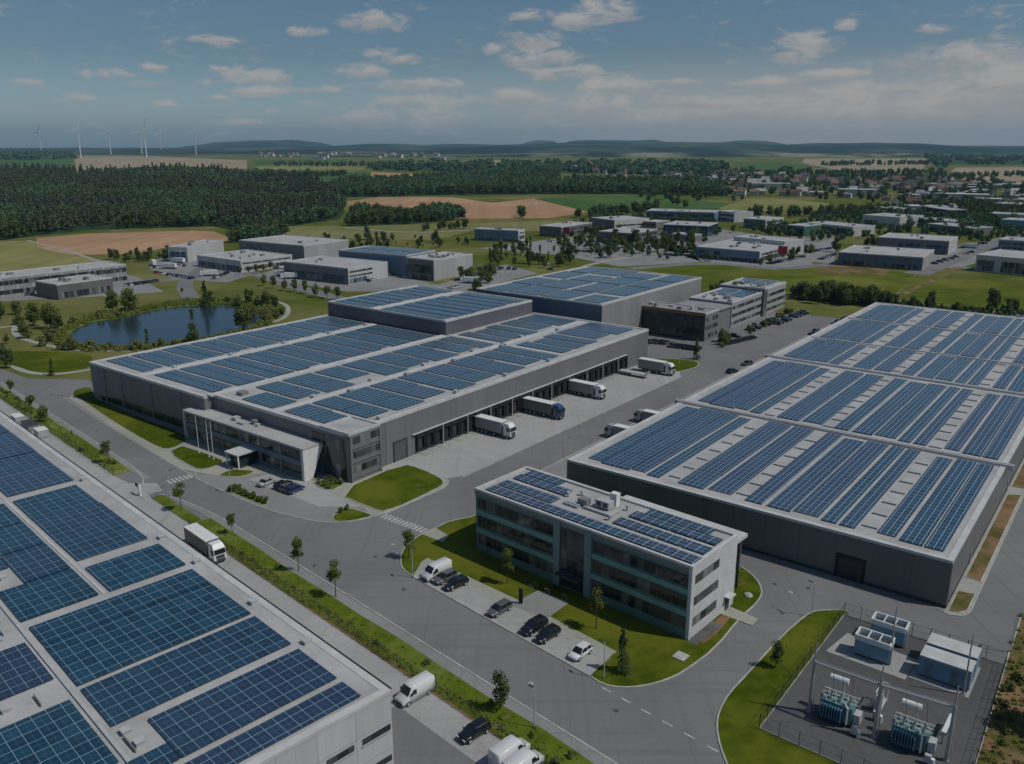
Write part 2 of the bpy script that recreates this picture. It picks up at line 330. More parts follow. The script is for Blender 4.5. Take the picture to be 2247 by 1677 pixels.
# soft grey veil low on the right
dv=dirv(2000,250); va=math.atan2(dv.x,dv.y)
veil=mth(nt,'MULTIPLY',ramp(nt,az,R_(-14),R_(20)),ramp(nt,mth(nt,'SUBTRACT',R_(6.5),el),0.,R_(5.0)))
veil=mth(nt,'MULTIPLY',veil,mth(nt,'ADD',.55,mth(nt,'MULTIPLY',n3,.5)))
shade=ramp(nt,mth(nt,'ADD',tops,mth(nt,'MULTIPLY',mth(nt,'SUBTRACT',n1,.5),1.4)),-.35,.4)
SKYC=mixc(nt,1.,sky.outputs[0],mixc(nt,ramp(nt,el,0.,R_(6)),(1.2,1.42,1.7),(.66,.81,.91)),'MULTIPLY')
c=mixc(nt,mth(nt,'MULTIPLY',veil,1.05,None,True),SKYC,(5.5,5.3,5.1))
cc=mixc(nt,shade,(5.2,5.0,4.9),(7.2,6.65,6.1))
c=mixc(nt,mth(nt,'MULTIPLY',cm,.8),c,cc)
nt.links.new(c,bg.inputs[0])
sc.view_settings.view_transform='Standard'; sc.view_settings.look='None'; sc.view_settings.exposure=-.75; sc.view_settings.gamma=1
sc.render.engine='CYCLES'
cy=sc.cycles; cy.use_denoising=True; cy.max_bounces=5; cy.diffuse_bounces=2; cy.glossy_bounces=2; cy.transmission_bounces=2; cy.transparent_max_bounces=6; cy.volume_bounces=0
cy.use_adaptive_sampling=True; cy.adaptive_threshold=.015; cy.caustics_reflective=False; cy.caustics_refractive=False
# haze
hz=MB(); hz.box(-14000,14000,-300,21000,-1.5,420); hzo=hz.build('haze',[]); tag(hzo,kind='stuff'); 
hm=bpy.data.materials.new('haze'); hm.use_nodes=True; t=hm.node_tree; t.nodes.clear(); pv=t.nodes.new('ShaderNodeVolumePrincipled'); oo=t.nodes.new('ShaderNodeOutputMaterial')
pv.inputs['Color'].default_value=(.46,.76,1.,1); pv.inputs['Density'].default_value=4.2e-5; pv.inputs['Anisotropy'].default_value=0.
t.links.new(pv.outputs[0],oo.inputs['Volume']); hzo.data.materials.append(hm); hm.cycles.homogeneous_volume=True if hasattr(hm.cycles,'homogeneous_volume') else None
# ---------------------------------------------------------------- ground
sheet('ground',[(-15000,-400),(15000,-400),(15000,22000),(-15000,22000)],-.6 if False else 0,MEAD)
def fieldp(pts,mat,z,name='field'): sheet(name,px(pts,z),z,mat)
fieldp([(80,523),(190,513),(420,506),(468,508),(519,526),(440,536),(373,542),(298,557),(163,560),(129,555),(80,542)],PLOUGH,.1)
fieldp([(760,442),(831,433),(987,433),(1082,445),(1170,436),(1292,465),(1208,479),(1028,481),(900,478),(775,470)],PLOUGH,.2)
fieldp([(560,352),(760,350),(780,358),(560,362)],GFLD,.6)
fieldp([(560,364),(800,361),(800,373),(700,375),(560,377)],YFLD,.55)
fieldp([(880,356),(1100,352),(1240,356),(1230,362),(900,364)],STUB,.6)
fieldp([(1430,350),(1590,352),(1590,358),(1430,357)],GFLD,.6)
fieldp([(814,377),(984,386),(984,399),(845,402),(814,392)],PLOUGH,.4)
fieldp([(700,378),(812,377),(812,398),(700,402)],GFLD,.4)
fieldp([(545,380),(690,377),(690,402),(640,400),(545,395)],GFLD,.35)
fieldp([(163,352),(170,380),(217,373),(373,364),(542,371),(542,352),(353,344),(183,342)],STUB,.5)
fieldp([(-100,356),(160,348),(160,368),(-100,372)],GFLD,.5)
fieldp([(1172,436),(1296,465),(1420,463),(1560,470),(1600,448),(1480,432),(1300,430)],GFLD,.25)
fieldp([(1577,457),(1640,436),(1741,438),(1822,447),(1809,463),(1585,465)],YFLD,.3)
fieldp([(1765,348),(2033,348),(2026,379),(1873,381),(1760,358)],STUB,.6)
fieldp([(1252,353),(1360,357),(1358,367),(1252,366)],STUB,.6)
fieldp([(2097,368),(2400,365),(2400,412),(2050,408)],STUB,.5)
fieldp([(1599,355),(1775,362),(1760,376),(1667,374)],GFLD,.55)
fieldp([(1310,392),(1390,388),(1400,405),(1310,414)],STUB,.4)
fieldp([(620,497),(900,494),(1250,484),(1370,494),(1370,510),(1040,506),(950,528),(620,520)],MEADP,.12,'meadow')
fieldp([(-200,600),(-200,535),(60,528),(160,560),(230,572),(160,590),(0,600)],GFLD if False else YFLD,.08,'meadow')
fieldp([(1780,574),(1960,590),(1940,604),(1800,600)],DRYV,.06,'bare_soil')
fieldp([(1350,575),(1780,580),(2010,600),(1960,650),(1600,640),(1450,610)],groundm('bright_meadow',[(.06,.088,.006),(.11,.135,.012),(.17,.17,.035)],(.014,.09,.7),dry=(.2,.14,.06),dryth=.66,bump=.5,bd=.3),.05,'meadow')
fieldp([(2010,605),(2500,640),(2500,720),(1965,655)],MATS['bright_meadow'],.05,'meadow')
def path(name,pts,w,z,mat,sm=2,closed=False):
    p=chaikin(px(pts),sm,closed); mb=MB(); ribbon(mb,p,w,0,z,closed); tag(mb.build(name,mat),kind='structure')
path('path',[(-20,722),(36,714),(30,723),(36,738),(60,747),(102,758),(138,765),(200,770),(290,770)],2.2,.06,PATHM)
path('path',[(480,655),(560,657),(610,662),(629,670),(633,680),(630,692),(615,703),(560,716)],2.2,.06,PATHM)
path('path',[(0,790),(30,805),(60,818),(100,822),(145,820),(200,811)],2.2,.08,PATHM)
path('track',[(1950,662),(2010,632),(2060,609),(2100,588)],3.5,.09,MATS['dry_verge'],1); path('track',[(1280,585),(1340,570),(1420,560),(1560,555)],4,.09,PATHM,1)
path('road',[(-200,662),(0,652),(60,640),(250,625),(420,610),(480,590),(560,600),(620,622),(760,660)],9,.05,ASPH,1)
path('road',[(420,655),(400,625),(430,600),(470,575),(480,560)],8,.06,ASPH,1)
path('road',[(1380,590),(1560,576),(1700,592),(1830,580),(1960,560),(2020,540)],9,.07,ASPH,1)
path('road',[(2010,602),(2100,565),(2200,530),(2300,505)],14,.07,ASPH,1)
path('track',[(760,500),(900,512),(1040,505)],3,.13,PATHM,1); path('track',[(220,575),(130,545),(60,528)],3,.13,PATHM,1)
path('road',[(2095,586),(2300,604)],9,.075,ASPH,0)
for pl in ([(330,570),(420,560),(560,600),(500,620),(380,612),(330,590)],[(560,605),(700,560),(860,600),(960,625),(1110,580),(1180,600),(1020,640),(760,640),(620,618)],
   [(1050,545),(1250,520),(1500,540),(1540,575),(1360,585),(1230,560)],[(1380,520),(1560,500),(1700,520),(1840,520),(1830,580),(1700,592),(1540,575)],[(1830,560),(2110,540),(2200,520),(2200,560),(2100,590)],
   [(-100,645),(0,642),(260,600),(300,608),(360,640),(240,650),(130,655),(0,662)]):
    sheet('parking_lot',px(pl,.055),.055,ASPL)
sheet('pond_bank',chaikin(px([(120,738),(160,708),(209,694),(305,680),(400,664),(520,662),(590,680),(590,706),(530,735),(417,758),(300,768),(180,768),(125,752)]),2),.03,VERGE)
sheet('water',chaikin(px([(149,734),(176,716),(209,705),(272,698),(336,680),(400,672),(448,671),(513,672),(565,682),(588,699),(545,722),(495,733),(417,748),(363,753),(272,761),(192,762),(160,748)]),2),.05,
   (lambda: (lambda m:(MATS.__setitem__('w',m),m)[1])(bpy.data.materials.new('pond_water')))())
wm=MATS['w']; t,_,_2=nodes(wm); tcw=t.nodes.new('ShaderNodeTexCoord'); bsdf(t,(.02,.042,.055),.16,.6,0,noise_n(t,tcw.outputs['Object'],.8,4),.35,.05)
# ---------------------------------------------------------------- site ground
cw=CF.w
sheet('road',[G(-420,800),G(0,808),G(60,831),G(192,833),cw(-104,3),cw(-104,60),cw(-100,131),cw(-80,140),cw(-60,222),cw(-40,242),cw(30,246),cw(90,330),cw(110,300),cw(104,262)]+
   [DF.w(76,226),DF.w(110,226),DF.w(110,-60),RF.w(140,-20),RF.w(60,-60),RF.w(-20,-20),RF.w(-260,-20)],.02,ASPH)
# dock yard and the concrete in front of the halls
sheet('concrete_yard',[cw(-1.3,9),cw(8.5,9),cw(13,12),cw(16.6,18),cw(16.8,121.5),cw(13,128),cw(-1.3,133)],.032,CONC)
sheet('pavement_area',px([(150,874),(165,862),(200,880),(400,955),(480,985),(700,1060),(768,1060),(842,1020),(898,1005),(960,1030),(985,1058),(975,1072),(848,1128),(814,1131),(700,1075),(575,1060),(452,1040),(399,1030),(250,940)]),.026,PATHM)
sheet('forecourt',chaikin(px([(400,1034),(450,1042),(500,1046),(565,1040),(600,1040),(665,1068),(735,1090),(822,1122),(776,1146),(730,1149),(680,1144),(575,1117),(452,1063)]),1),.044,ASPL)
sheet('parking_bays',px([(545,1052),(610,1036),(720,1080),(790,1112),(700,1112),(620,1082)]),.05,CONC)
k=MB(); ribbon(k,chaikin(px([(138,872),(250,943),(399,1032),(451,1061),(575,1116),(680,1143),(730,1148),(776,1145),(818,1134),(846,1127),(975,1070),(986,1058),(975,1045)]),1,False),.25,0,.09); tag(k.build('kerb',KERB),kind='structure')
k=MB(); ribbon(k,[cw(16.9,17),cw(16.9,122)],.25,0,.07); tag(k.build('kerb',KERB),kind='structure')
isl=lambda n,l,m=GRASS,h=.1,kerb=True,sm=1: island(n,px(l),m,h,kerb,sm)
isl('lawn',[(152,862),(198,846),(206,872),(300,915),(405,953),(412,966),(376,985),(352,983),(300,955),(250,925),(185,880)],kerb=False)
isl('lawn',[(368,994),(394,981),(404,980),(490,1009),(488,1018),(448,1032),(423,1027)])
isl('lawn',[(477,1045),(495,1036),(513,1031),(561,1034),(546,1043),(522,1048)])
isl('planting_bed',[(499,1074),(524,1072),(575,1092),(592,1105),(575,1111),(504,1081)],VERGE)
isl('planting_bed',[(687,1063),(713,1051),(763,1060),(722,1080)],VERGE)
isl('lawn',[(736,1083),(883,1018),(925,1030),(968,1050),(974,1060),(968,1069),(849,1125),(818,1117)])
isl('lawn',[(727,1133),(763,1114),(814,1129),(816,1134),(774,1144),(735,1146)])
isl('lawn',[(1392,800),(1420,786),(1520,790),(1536,800),(1522,809),(1480,818),(1420,815)])
isl('lawn',[(-200,800),(-200,760),(30,770),(200,775),(205,805),(145,816),(100,817),(60,812),(20,800)],kerb=False)
# road verge on the south side (measured along the road)
rw=RF.w
def rstrip(n,x0,x1,y0,y1,m,z0=0,h=.1,kerb=False,wob=0):
    p=[rw(x,y0+random.uniform(-wob,wob)) for x in ([x0,x1] if not wob else [x0+(x1-x0)*i/14 for i in range(15)])]
    q=[rw(x,y1+random.uniform(-wob,wob)) for x in ([x1,x0] if not wob else [x1-(x1-x0)*i/14 for i in range(15)])]
    island(n,p+q,m,h,kerb,0)
rstrip('verge',-95,-77,11.2,13.4,VERGE,wob=.2); rstrip('verge',-77,60,10.6,14.9,VERGE,wob=.25); rstrip('verge',-215,-113,10.4,14.4,VERGE,wob=.25)
island('sidewalk',[rw(-95,13.4),rw(-80,14.8),rw(-80,16.3),rw(-90,14.9)],ASPL,.07,False,0); rstrip('sidewalk',-80,70,14.7,16.6,ASPL,h=.07); rstrip('sidewalk',-215,-106,14.2,15.6,ASPL,h=.07)
k=MB(); ribbon(k,chaikin([rw(x,y) for x,y in ((-220,15.7),(-125,15.7),(-112,15.3),(-104,13.5),(-102,10.5))],1,False),.25,0,.12); tag(k.build('kerb',KERB),kind='structure')
k=MB(); ribbon(k,chaikin([rw(x,y) for x,y in ((-97.5,11.2),(-96.5,12.8),(-90,14.9),(-78,16.4),(-66,16.8),(-20,16.8),(70,16.6))],1,False),.25,0,.12); tag(k.build('kerb',KERB),kind='structure')
sheet('concrete_yard',[rw(-240,-3),rw(-6.1,-3),rw(-6.1,5.3),rw(70,5.3),rw(70,10.6),rw(-95,10.9),rw(-97.8,11.6),rw(-97,14.2),rw(-102,15.2),rw(-106,11),rw(-112,10.4),rw(-240,10.4)],.03,CONC)
rstrip('verge',-77,70,10.1,10.7,DRYV,h=.09)
# office island
isl('lawn',[(879,1229),(882,1210),(896,1195),(926,1171),(960,1158),(987,1144),(1042,1134),(1110,1105),(1250,1090),(1616,1238),(1648,1259),(1667,1281),(1673,1303),(1660,1325),(1623,1357),(1569,1424),(1500,1475),(1462,1493),(1411,1507),(1360,1510),(1323,1503),(1293,1483),(906,1266),(882,1249)])
sheet('parking_bays',px([(905,1266),(926,1232),(1343,1437),(1294,1484)],.11),.115,CONC)
sheet('path',px([(926,1232),(938,1224),(1140,1318),(1180,1296),(1200,1302),(1160,1328),(1354,1430),(1343,1437)],.12),.125,PATHM)
sheet('plaza',px([(1118,1327),(1180,1296),(1250,1322),(1200,1358)],.13),.135,ASPL)
sheet('path',px([(925,1172),(955,1158),(985,1176),(972,1190)],.12),.125,PATHM)
sheet('path',[FF.w(x,y) for x,y in ((43.2,9.6),(43.2,12.5),(48.2,12.2),(48.4,9.8))],.125,PATHM)
sheet('gravel_strip',[FF.w(x,y) for x,y in ((43.3,-.5),(43.3,7),(45.2,7),(44.6,-.5))],.125,GRAV)
sheet('bare_soil',px([(1530,1408),(1560,1372),(1590,1345),(1606,1352),(1572,1392),(1545,1412)],.12),.12,DRYV)
# right side of the big hall
dw=DF.w
island('pavement',[dw(71.6,-1.2),dw(72.6,-1.6),dw(74,-.9),dw(74.8,1.),dw(74.8,190),dw(71.6,190)],CONC,.08,False,0)
k=MB(); ribbon(k,[dw(70.5,-.8),dw(72.4,-1.8),dw(74.2,-1.),dw(74.9,1.),dw(74.9,190)],.22,0,.13); tag(k.build('kerb',KERB),kind='structure')
island('planting_bed',[dw(72.1,12.8),dw(74.5,12.6),dw(74.5,57.5),dw(72.1,56.5)],DRYV,.12,True,0)
island('planting_bed',[dw(72.1,-.6),dw(73.6,-.4),dw(74.5,1.2),dw(74.5,7.4),dw(72.,6.9)],DRYV,.12,True,0)
island('planting_bed',[dw(72.1,62),dw(74.5,62),dw(74.5,110),dw(72.1,110)],DRYV,.12,True,0)
sheet('concrete_strip',[dw(-12.5,-8),dw(-.1,-3),dw(-.1,224),dw(-12.5,224)],.03,ASPL)
k=MB(); ribbon(k,[dw(-12.6,-6),dw(-12.6,226)],.25,0,.07); tag(k.build('kerb',KERB),kind='structure')
isl('verge',[(2243,1345),(2228,1395),(2212,1440),(2203,1470),(2145,1660),(2125,1720),(2500,1720),(2500,1345)],DRYV)
# substation lawn and pad
isl('lawn',[(1862,1345),(1840,1339),(1789,1341),(1768,1351),(1714,1398),(1640,1480),(1600,1522),(1578,1560),(1572,1595),(1580,1640),(1605,1700),(1700,1790),(2000,1790),(2000,1500)],kerb=False)
k=MB(); ribbon(k,chaikin(px([(1862,1342),(1840,1339),(1789,1341),(1768,1351),(1714,1398),(1640,1480),(1600,1522),(1578,1560),(1572,1595),(1580,1640),(1605,1700),(1700,1790)]),1,False),.22,0,.14); tag(k.build('kerb',KERB),kind='structure')
swd=SF.w
sheet('substation_yard',[swd(0,0),swd(0,33.4),swd(21.8,33.9),swd(22.3,9.6),swd(22.4,-.4)],.125,asphalt_mat('dark_paving',(.1,.1,.1),.1,2.5))
k=MB(); ribbon(k,[swd(0,0),swd(0,33.4),swd(21.8,33.9),swd(22.4,-.4)],.15,0,.2,True); tag(k.build('kerb',KERB),kind='structure')
sheet('concrete_pad',[swd(1.0,21.8),swd(11.7,21.6),swd(11.9,27.5),swd(2,28.5)],.16,CONC); sheet('concrete_pad',[swd(11.9,22.6),swd(19.3,22.6),swd(19.3,31),swd(11.9,31)],.155,CONC)
# road paint
pm=MB()
for x in [10.5+i*3.25 for i in range(9)]:
    a=rw(x,26.9); pm.add([(*rw(x,26.83),.03),(*rw(x+1.5,26.83),.03),(*rw(x+1.5,27.),.03),(*rw(x,27.),.03)],[(0,1,2,3)])
tag(pm.build('lane_marking',PAINT),kind='structure')
pm=MB()
for i in range(12):
    x=17.5+i*.95; pm.add([(*cw(x,-8.4),.03),(*cw(x+.45,-8.4),.03),(*cw(x+.45,-6.4),.03),(*cw(x,-6.4),.03)],[(0,1,2,3)])
for i in range(8):
    y=17.2+i*.9; pm.add([(*rw(-102,y),.03),(*rw(-99.4,y),.03),(*rw(-99.4,y+.4),.03),(*rw(-102,y+.4),.03)],[(0,1,2,3)])
tag(pm.build('crosswalk_marking',PAINT),kind='structure')
pm=MB()
for i in range(16):   # bay lines in front of the office and in the yard
    x=-31+i*2.55; pm.add([(*rw(x,28.2),.12),(*rw(x+.1,28.2),.12),(*rw(x+.1,33),.12),(*rw(x,33),.12)],[(0,1,2,3)])
for i in range(33):
    y=22+i*3.05; pm.add([(*cw(2.,y),.036),(*cw(12,y),.036),(*cw(12,y+.1),.036),(*cw(2.,y+.1),.036)],[(0,1,2,3)])
for i in range(13):
    x=-8+i*2.6; pm.add([(*rw(x,5.6),.034),(*rw(x+.1,5.6),.034),(*rw(x+.1,10.4),.034),(*rw(x,10.4),.034)],[(0,1,2,3)])
pm.add([(*rw(-29,32.2),.13),(*rw(6.2,32.2),.13),(*rw(6.2,32.3),.13),(*rw(-29,32.3),.13)],[(0,1,2,3)])
tag(pm.build('bay_marking',M('worn_paint',(.36,.36,.355),.8,var=.3,scale=3.)),kind='structure')

for i,(u,v) in enumerate(((862,1195),(823,1222),(886,1294),(1165,1500),(1352,1560),(690,1242),(300,945),(213,946),(1716,1346),(1735,1300),(1700,1282),(1773,1291),(1560,1300),(1100,1060),(1250,960))):
    x,y=G(u,v); m=MB(); m.cyl((0,0,0),(0,0,.03),.38,.38,14); o=m.build('manhole_cover',MATS['dark_paving'] if i%3 else MATS['worn_paint']); tag(o,label='small round manhole cover set in the road surface',cat='manhole cover',group='manhole covers in the roads'); o.location=(x,y,.015)
# ---------------------------------------------------------------- shared building pieces
ROOF=roofm('pale_roof_membrane',(.45,.45,.44)); ROOFD=roofm('grey_roof_membrane',(.3,.3,.3),5.,20.)
CLAD=clad('grey_cladding',(.18,.18,.183),6.,0,.1,.6,.55); CLADD=clad('dark_cladding',(.15,.15,.152),6.,0,.1,.7,.5); CLADM=clad('mid_cladding',(.2,.2,.205),5.5,0,.08,.75,.55)
CLADW=clad('white_cladding',(.5,.5,.5),3.,0,.06,.75,.5); CLADB=clad('blue_grey_cladding',(.14,.22,.3),4.,0,.08,.7,.5); PREC=clad('precast_wall_panels',(.5,.5,.49),4.85,3.6,.07,.55,.8)
GREENP=clad('green_grey_panels',(.11,.19,.175),2.4,0,.05,.6,.5)
GL=glass('ribbon_glass',(.02,.028,.036)); GLB=glass('blue_glass',(.02,.06,.09),1.8,(.1,.16,.2)); GLG=glass('green_glass',(.012,.03,.03),1.6,(.04,.05,.05),.07,.06,.12)
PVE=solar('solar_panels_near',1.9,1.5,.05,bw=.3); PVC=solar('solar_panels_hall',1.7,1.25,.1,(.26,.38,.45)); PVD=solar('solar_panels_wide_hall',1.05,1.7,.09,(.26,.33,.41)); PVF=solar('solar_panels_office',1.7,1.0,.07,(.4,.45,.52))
TRIM=M('pale_roof_trim',(.53,.53,.52),.6,var=.08,scale=.4)
def parapet(root,x0,x1,y0,y1,z,w=.5,h=.35,mat=None,name='parapet'):
    m=MB(); m.box(x0-.06,x1+.06,y0-.06,y0+w,z-.3,z+h); m.box(x0-.06,x1+.06,y1-w,y1+.06,z-.3,z+h)
    m.box(x0-.06,x0+w,y0+w,y1-w,z-.3,z+h); m.box(x1-w,x1+.06,y0+w,y1-w,z-.3,z+h); return m.build(name,mat or TRIM,root)
def walls(root,x0,x1,y0,y1,z,mat,z0=0,name='wall'):
    m=MB(); m.box(x0,x1,y0,y1,z0,z-.02); return m.build(name,mat,root)
def roofp(root,x0,x1,y0,y1,z,mat=None,name='roof'):
    m=MB(); m.box(x0+.3,x1-.3,y0+.3,y1-.3,z-.015,z+.06); return m.build(name,mat or ROOF,root)
def arr(root,x0,x1,y0,y1,z,mat):
    m=MB(); m.box(x0,x1,y0,y1,z+.22,z+.3)
    for x in (x0+.3,x1-.4): m.box(x,x+.1,y0+.2,y1-.2,z+.05,z+.22)
    return m.build('solar_array',[mat],root)
def win(root,face,a0,a1,z0,z1,at,mat=None,name='window',d=.06):
    """face f: front wall y=at, r: right wall x=at, l: left wall x=at"""
    m=MB()
    if face=='f': m.box(a0,a1,at-d,at+.02,z0,z1)
    elif face=='b': m.box(a0,a1,at-.02,at+d,z0,z1)
    elif face=='r': m.box(at-.02,at+d,a0,a1,z0,z1)
    else: m.box(at-d,at+.02,a0,a1,z0,z1)
    return m.build(name,mat or GL,root)
def vent(root,x,y,z,sx=1.2,sy=1.2,h=.5,mat=None,name='roof_vent'):
    m=MB(); m.box(x-sx/2,x+sx/2,y-sy/2,y+sy/2,z,z+h); m.box(x-sx/2-.08,x+sx/2+.08,y-sy/2-.08,y+sy/2+.08,z+h,z+h+.08); return m.build(name,mat or lightgrey,root)
def board(root,x0,x1,y0,y1,z,h=.12,mat=None,name='roof_walkway'):
    m=MB(); m.box(x0,x1,y0,y1,z,z+h); return m.build(name,mat or TRIM,root)
# ---------------------------------------------------------------- central logistics hall with docks
hall=empty('logistics_hall',(CF.x,CF.y),CF.rot,label='large grey hall with truck docks along one side and a raised block at its back',cat='warehouse',group='large flat-roofed halls with solar roofs')
Z=10.6
m=MB(); m.prism([(-105.5,-2.4),(-49.3,-2.4),(-49.3,0),(-9,0),(-9,.02),(-1.4,.02),(-1.4,133),(-50,133),(-50,84),(-105.5,84)],0,Z-.02); m.build('wall',CLAD,hall)
roofp(hall,-105.5,-49.3,-2.4,84,Z); m=MB(); m.box(-49.6+.02,-1.7,.3,132.7,Z-.015,Z+.055); m.build('roof',ROOF,hall)
m=MB(); m.box(-105.6,-49.2,-2.5,-1.6,Z-.3,Z+.35); m.box(-49.8,-1.3,-.1,.75,Z-.3,Z+.42); m.box(-105.6,-104.8,-1.6,84,Z-.3,Z+.34); m.box(-2.2,-1.3,9.,133.1,Z-.3,Z+.36); m.box(-49.,-2.2,132.3,133.1,Z-.3,Z+.34); m.build('parapet',TRIM,hall)
# stair tower at the near corner
walls(hall,-9,.1,0,9,Z+.2,CLADM,name='corner_tower'); parapet(hall,-9,.1,-.05,9,Z+.3,.4,.3); roofp(hall,-9,.1,0,9,Z+.25)
win(hall,'f',-8.6,-1.2,.4,9.6,0,GL,'stair_glazing',.1); win(hall,'f',-12.6,-9.2,.6,9.4,0,GL,'stair_glazing',.12)
for z0 in (2.0,5.3,8.5): win(hall,'r',1.0,8.6,z0,z0+1.5,.1,GL)
m=MB(); [m.box(.1,.3,y,y+.35,.1,Z-.3) for y in (.05,8.6)]; m.box(.1,.3,.4,8.6,4.2,4.5); m.box(.1,.3,.4,8.6,7.4,7.7); m.box(.1,.3,.4,8.6,.8,1.2); m.build('tower_frame',CLADM,hall)
# raised block
B0=15.3
walls(hall,-106,-48.9,85.2,132.2,B0,clad('violet_grey_cladding',(.13,.125,.15),7.,0,.1,.75,.5),name='upper_block'); roofp(hall,-106,-48.9,85.2,132.2,B0); parapet(hall,-106,-48.9,85.2,132.2,B0)
for (x0,x1) in ((-104.3,-85.3),(-80.2,-50.8)):
    for i in range(8):
        arr(hall,x0+(0 if i<6 else 1.5),x1-(0 if i%3 else .8),86.6+i*5.55,91.3+i*5.55,B0,PVC)
board(hall,-84.6,-81.4,86,131.5,B0+.05,.08)
for (x0,x1,ys) in ((-103.4,-83.2,[.8,8.3,17.8,27.2,36.8,46.4,55,63.4,72.2,83.2]),(-78.3,-51.3,[.8,8.3,17.8,27.2,36.8,46.4,55,63.4,72.2,83.2]),
                   (-46.6,-28.6,[1.8,10,18.2,28.6,38.4,47.9,58,69.8,78.2,85.4]),(-24.6,-4.4,[1.8,10,18.2,28.6,38.4,47.9,58,69.8,78.2,85.4])):
    for i in range(len(ys)-1):
        if x0==-46.6 and i==3: arr(hall,x0+.2,x1-5,ys[i]+.7,ys[i+1]-.7,Z,PVC); continue
        if x0==-46.6 and i==0: arr(hall,x0+6,x1,ys[i]+.5,ys[i+1]-.6,Z,PVC); vent(hall,x0+2.5,5,Z,2.2,2.,.8,midgrey,'roof_hatch'); continue
        if x0<-50: 
            md=(ys[i]+ys[i+1])/2
            arr(hall,x0,x1,ys[i]+.55,md-.12,Z,PVC); arr(hall,x0+(.6 if i%2 else 0),x1-(1.2 if i%3==0 else 0),md+.12,ys[i+1]-.55,Z,PVC)
        else:
            xm=(x0+x1)/2+((i%3)-1)*1.2
            arr(hall,x0,xm-.15,ys[i]+.6,ys[i+1]-.6,Z,PVC); arr(hall,xm+.15,x1-(1.4 if i%2 else 0),ys[i]+.6,ys[i+1]-(.6 if i%3 else 1.3),Z,PVC)
for x0,x1 in ((-46.5,-28.4),(-22.8,-5.6)):
    for a,b in ((88.3,93.6),(95,101.4),(102.6,108),(110,118.6),(120,130.6)): arr(hall,x0+(1.5 if a==95 else 0),x1-(2 if a==110 else 0),a,b,Z,PVC)
board(hall,-82.2,-79.4,-1.4,83.8,Z+.06); board(hall,-27.7,-25.5,1.,131.8,Z+.06); board(hall,-48.9,-2.4,86.1,87.3,Z+.06); board(hall,-50.3,-48.4,-1,84.5,Z+.07,.3)
for i,y in enumerate((14,23,33,43,53,62,74,84,98,114)):
    vent(hall,-26.6+(i%2-.5)*3.1,y,Z+.06,1.1,1.1,.6)
for i,y in enumerate((9,27,46,64,80)): vent(hall,-80.8,y,Z+.2,1.0,1.0,.5)
for i,y in enumerate((12,38,58,78)): vent(hall,-3.2,y,Z+.06,.9,.9,.7)
# docks
DOORM=M('dock_door_grey',(.03,.03,.033),.6)
board(hall,-1.4,-.85,20.3,118.8,4.95,.14,TRIM,'dock_canopy')
for i in range(32):
    y=21.4+i*3.05
    s=MB(); s.box(-1.4,-.75,y,y+.42,.75,4.7); s.box(-1.4,-.75,y+2.35,y+2.75,.75,4.7); s.box(-1.4,-.75,y+.42,y+2.33,4.05,4.7); s.box(-1.4,-.95,y+.3,y+2.5,.72,1.05); s=s.build('dock_shelter',black,hall)
    d=MB(); d.box(-1.38,-1.3,y+.42,y+2.33,1.05,4.05); d.build('door',DOORM if i%4 else darkgrey,s)
    if i%3==2: p_=MB(); p_.box(-1.4,-.7,y+2.8,y+2.98,.1,4.85); p_.build('wall_fin',lightgrey,hall)
    b=MB(); b.box(-1.4,1.2,y+.5,y+2.2,.034,.1); b.build('dock_plate',CONC if i%2 else PATHM,hall)
g=MB(); g.box(-1.42,-1.28,14.5,18.2,.1,4.6); g.build('gate',clad('roller_gate',(.11,.11,.115),50,.5,.05,.5,.5),hall)
g=MB(); g.box(-1.4,-1.2,14.1,14.5,.1,4.95); g.box(-1.4,-1.2,18.2,18.6,.1,4.95); g.box(-1.4,-1.2,14.5,18.2,4.6,4.95); g.build('gate_frame',darkgrey,hall)
for x in (-98,-89,-74,-60): m=MB(); m.box(x,x+.35,-2.62,-2.38,.1,Z-.5); m.build('wall_fin',midgrey,hall)
win(hall,'f',-101,-56,.6,2.6,-2.4,GLG,'window_band')
# ---------------------------------------------------------------- office wing
wing=empty('office_wing',(CF.x,CF.y),CF.rot,label='low two-storey office wing with white slanted end wall in front of the dock hall',cat='office')
WZ=7.4
walls(wing,-53.6,-9.5,-5.0,-.1,WZ-.1,GREENP,.04); m=MB(); m.box(-54.3,-8.5,-5.6,-.06,WZ-.45,WZ); m.build('roof',ROOF,wing)
m=MB(); m.hexa([(-9.3,-5.6,.03),(-8.5,-5.6,.03),(-8.5,-3.4,.03),(-9.3,-3.4,.03)],[(-9.3,-5.6,WZ-.45),(-8.5,-5.6,WZ-.45),(-8.5,-.1,WZ-.45),(-9.3,-.1,WZ-.45)])
m.build('end_wall',white,wing)
m=MB(); m.box(-54.3,-53.6,-5.6,-.1,.03,WZ-.46); m.build('end_wall',lightgrey,wing)
for i in range(6):
    x=-53.2+i*7.3
    for z0 in (1.1,4.5): win(wing,'f',x,x+6.7,z0,z0+1.9,-5.0,GL)
    m=MB(); m.box(x+6.75,x+7.25,-5.2,-4.98,.1,WZ-.5); m.build('pier',midgrey,wing)
m=MB(); m.box(-53.5,-9.4,-5.3,-4.99,3.15,4.35); m.build('spandrel',clad('blue_spandrel',(.12,.19,.25),2.4,0,.05,.6,.3),wing)
vent(wing,-37,-2.2,WZ,1.6,1.4,.7,lightgrey,'air_unit'); vent(wing,-33.5,-3.2,WZ,2.2,.8,.35,lightgrey,'air_unit'); vent(wing,-31,-1.3,WZ,1.2,1.2,.9,midgrey,'air_unit'); vent(wing,-29.,-1.9,WZ,.8,.8,.5)
win(wing,'r',-4.6,-.6,.5,6.2,-9.4,GLB,'window',.1)
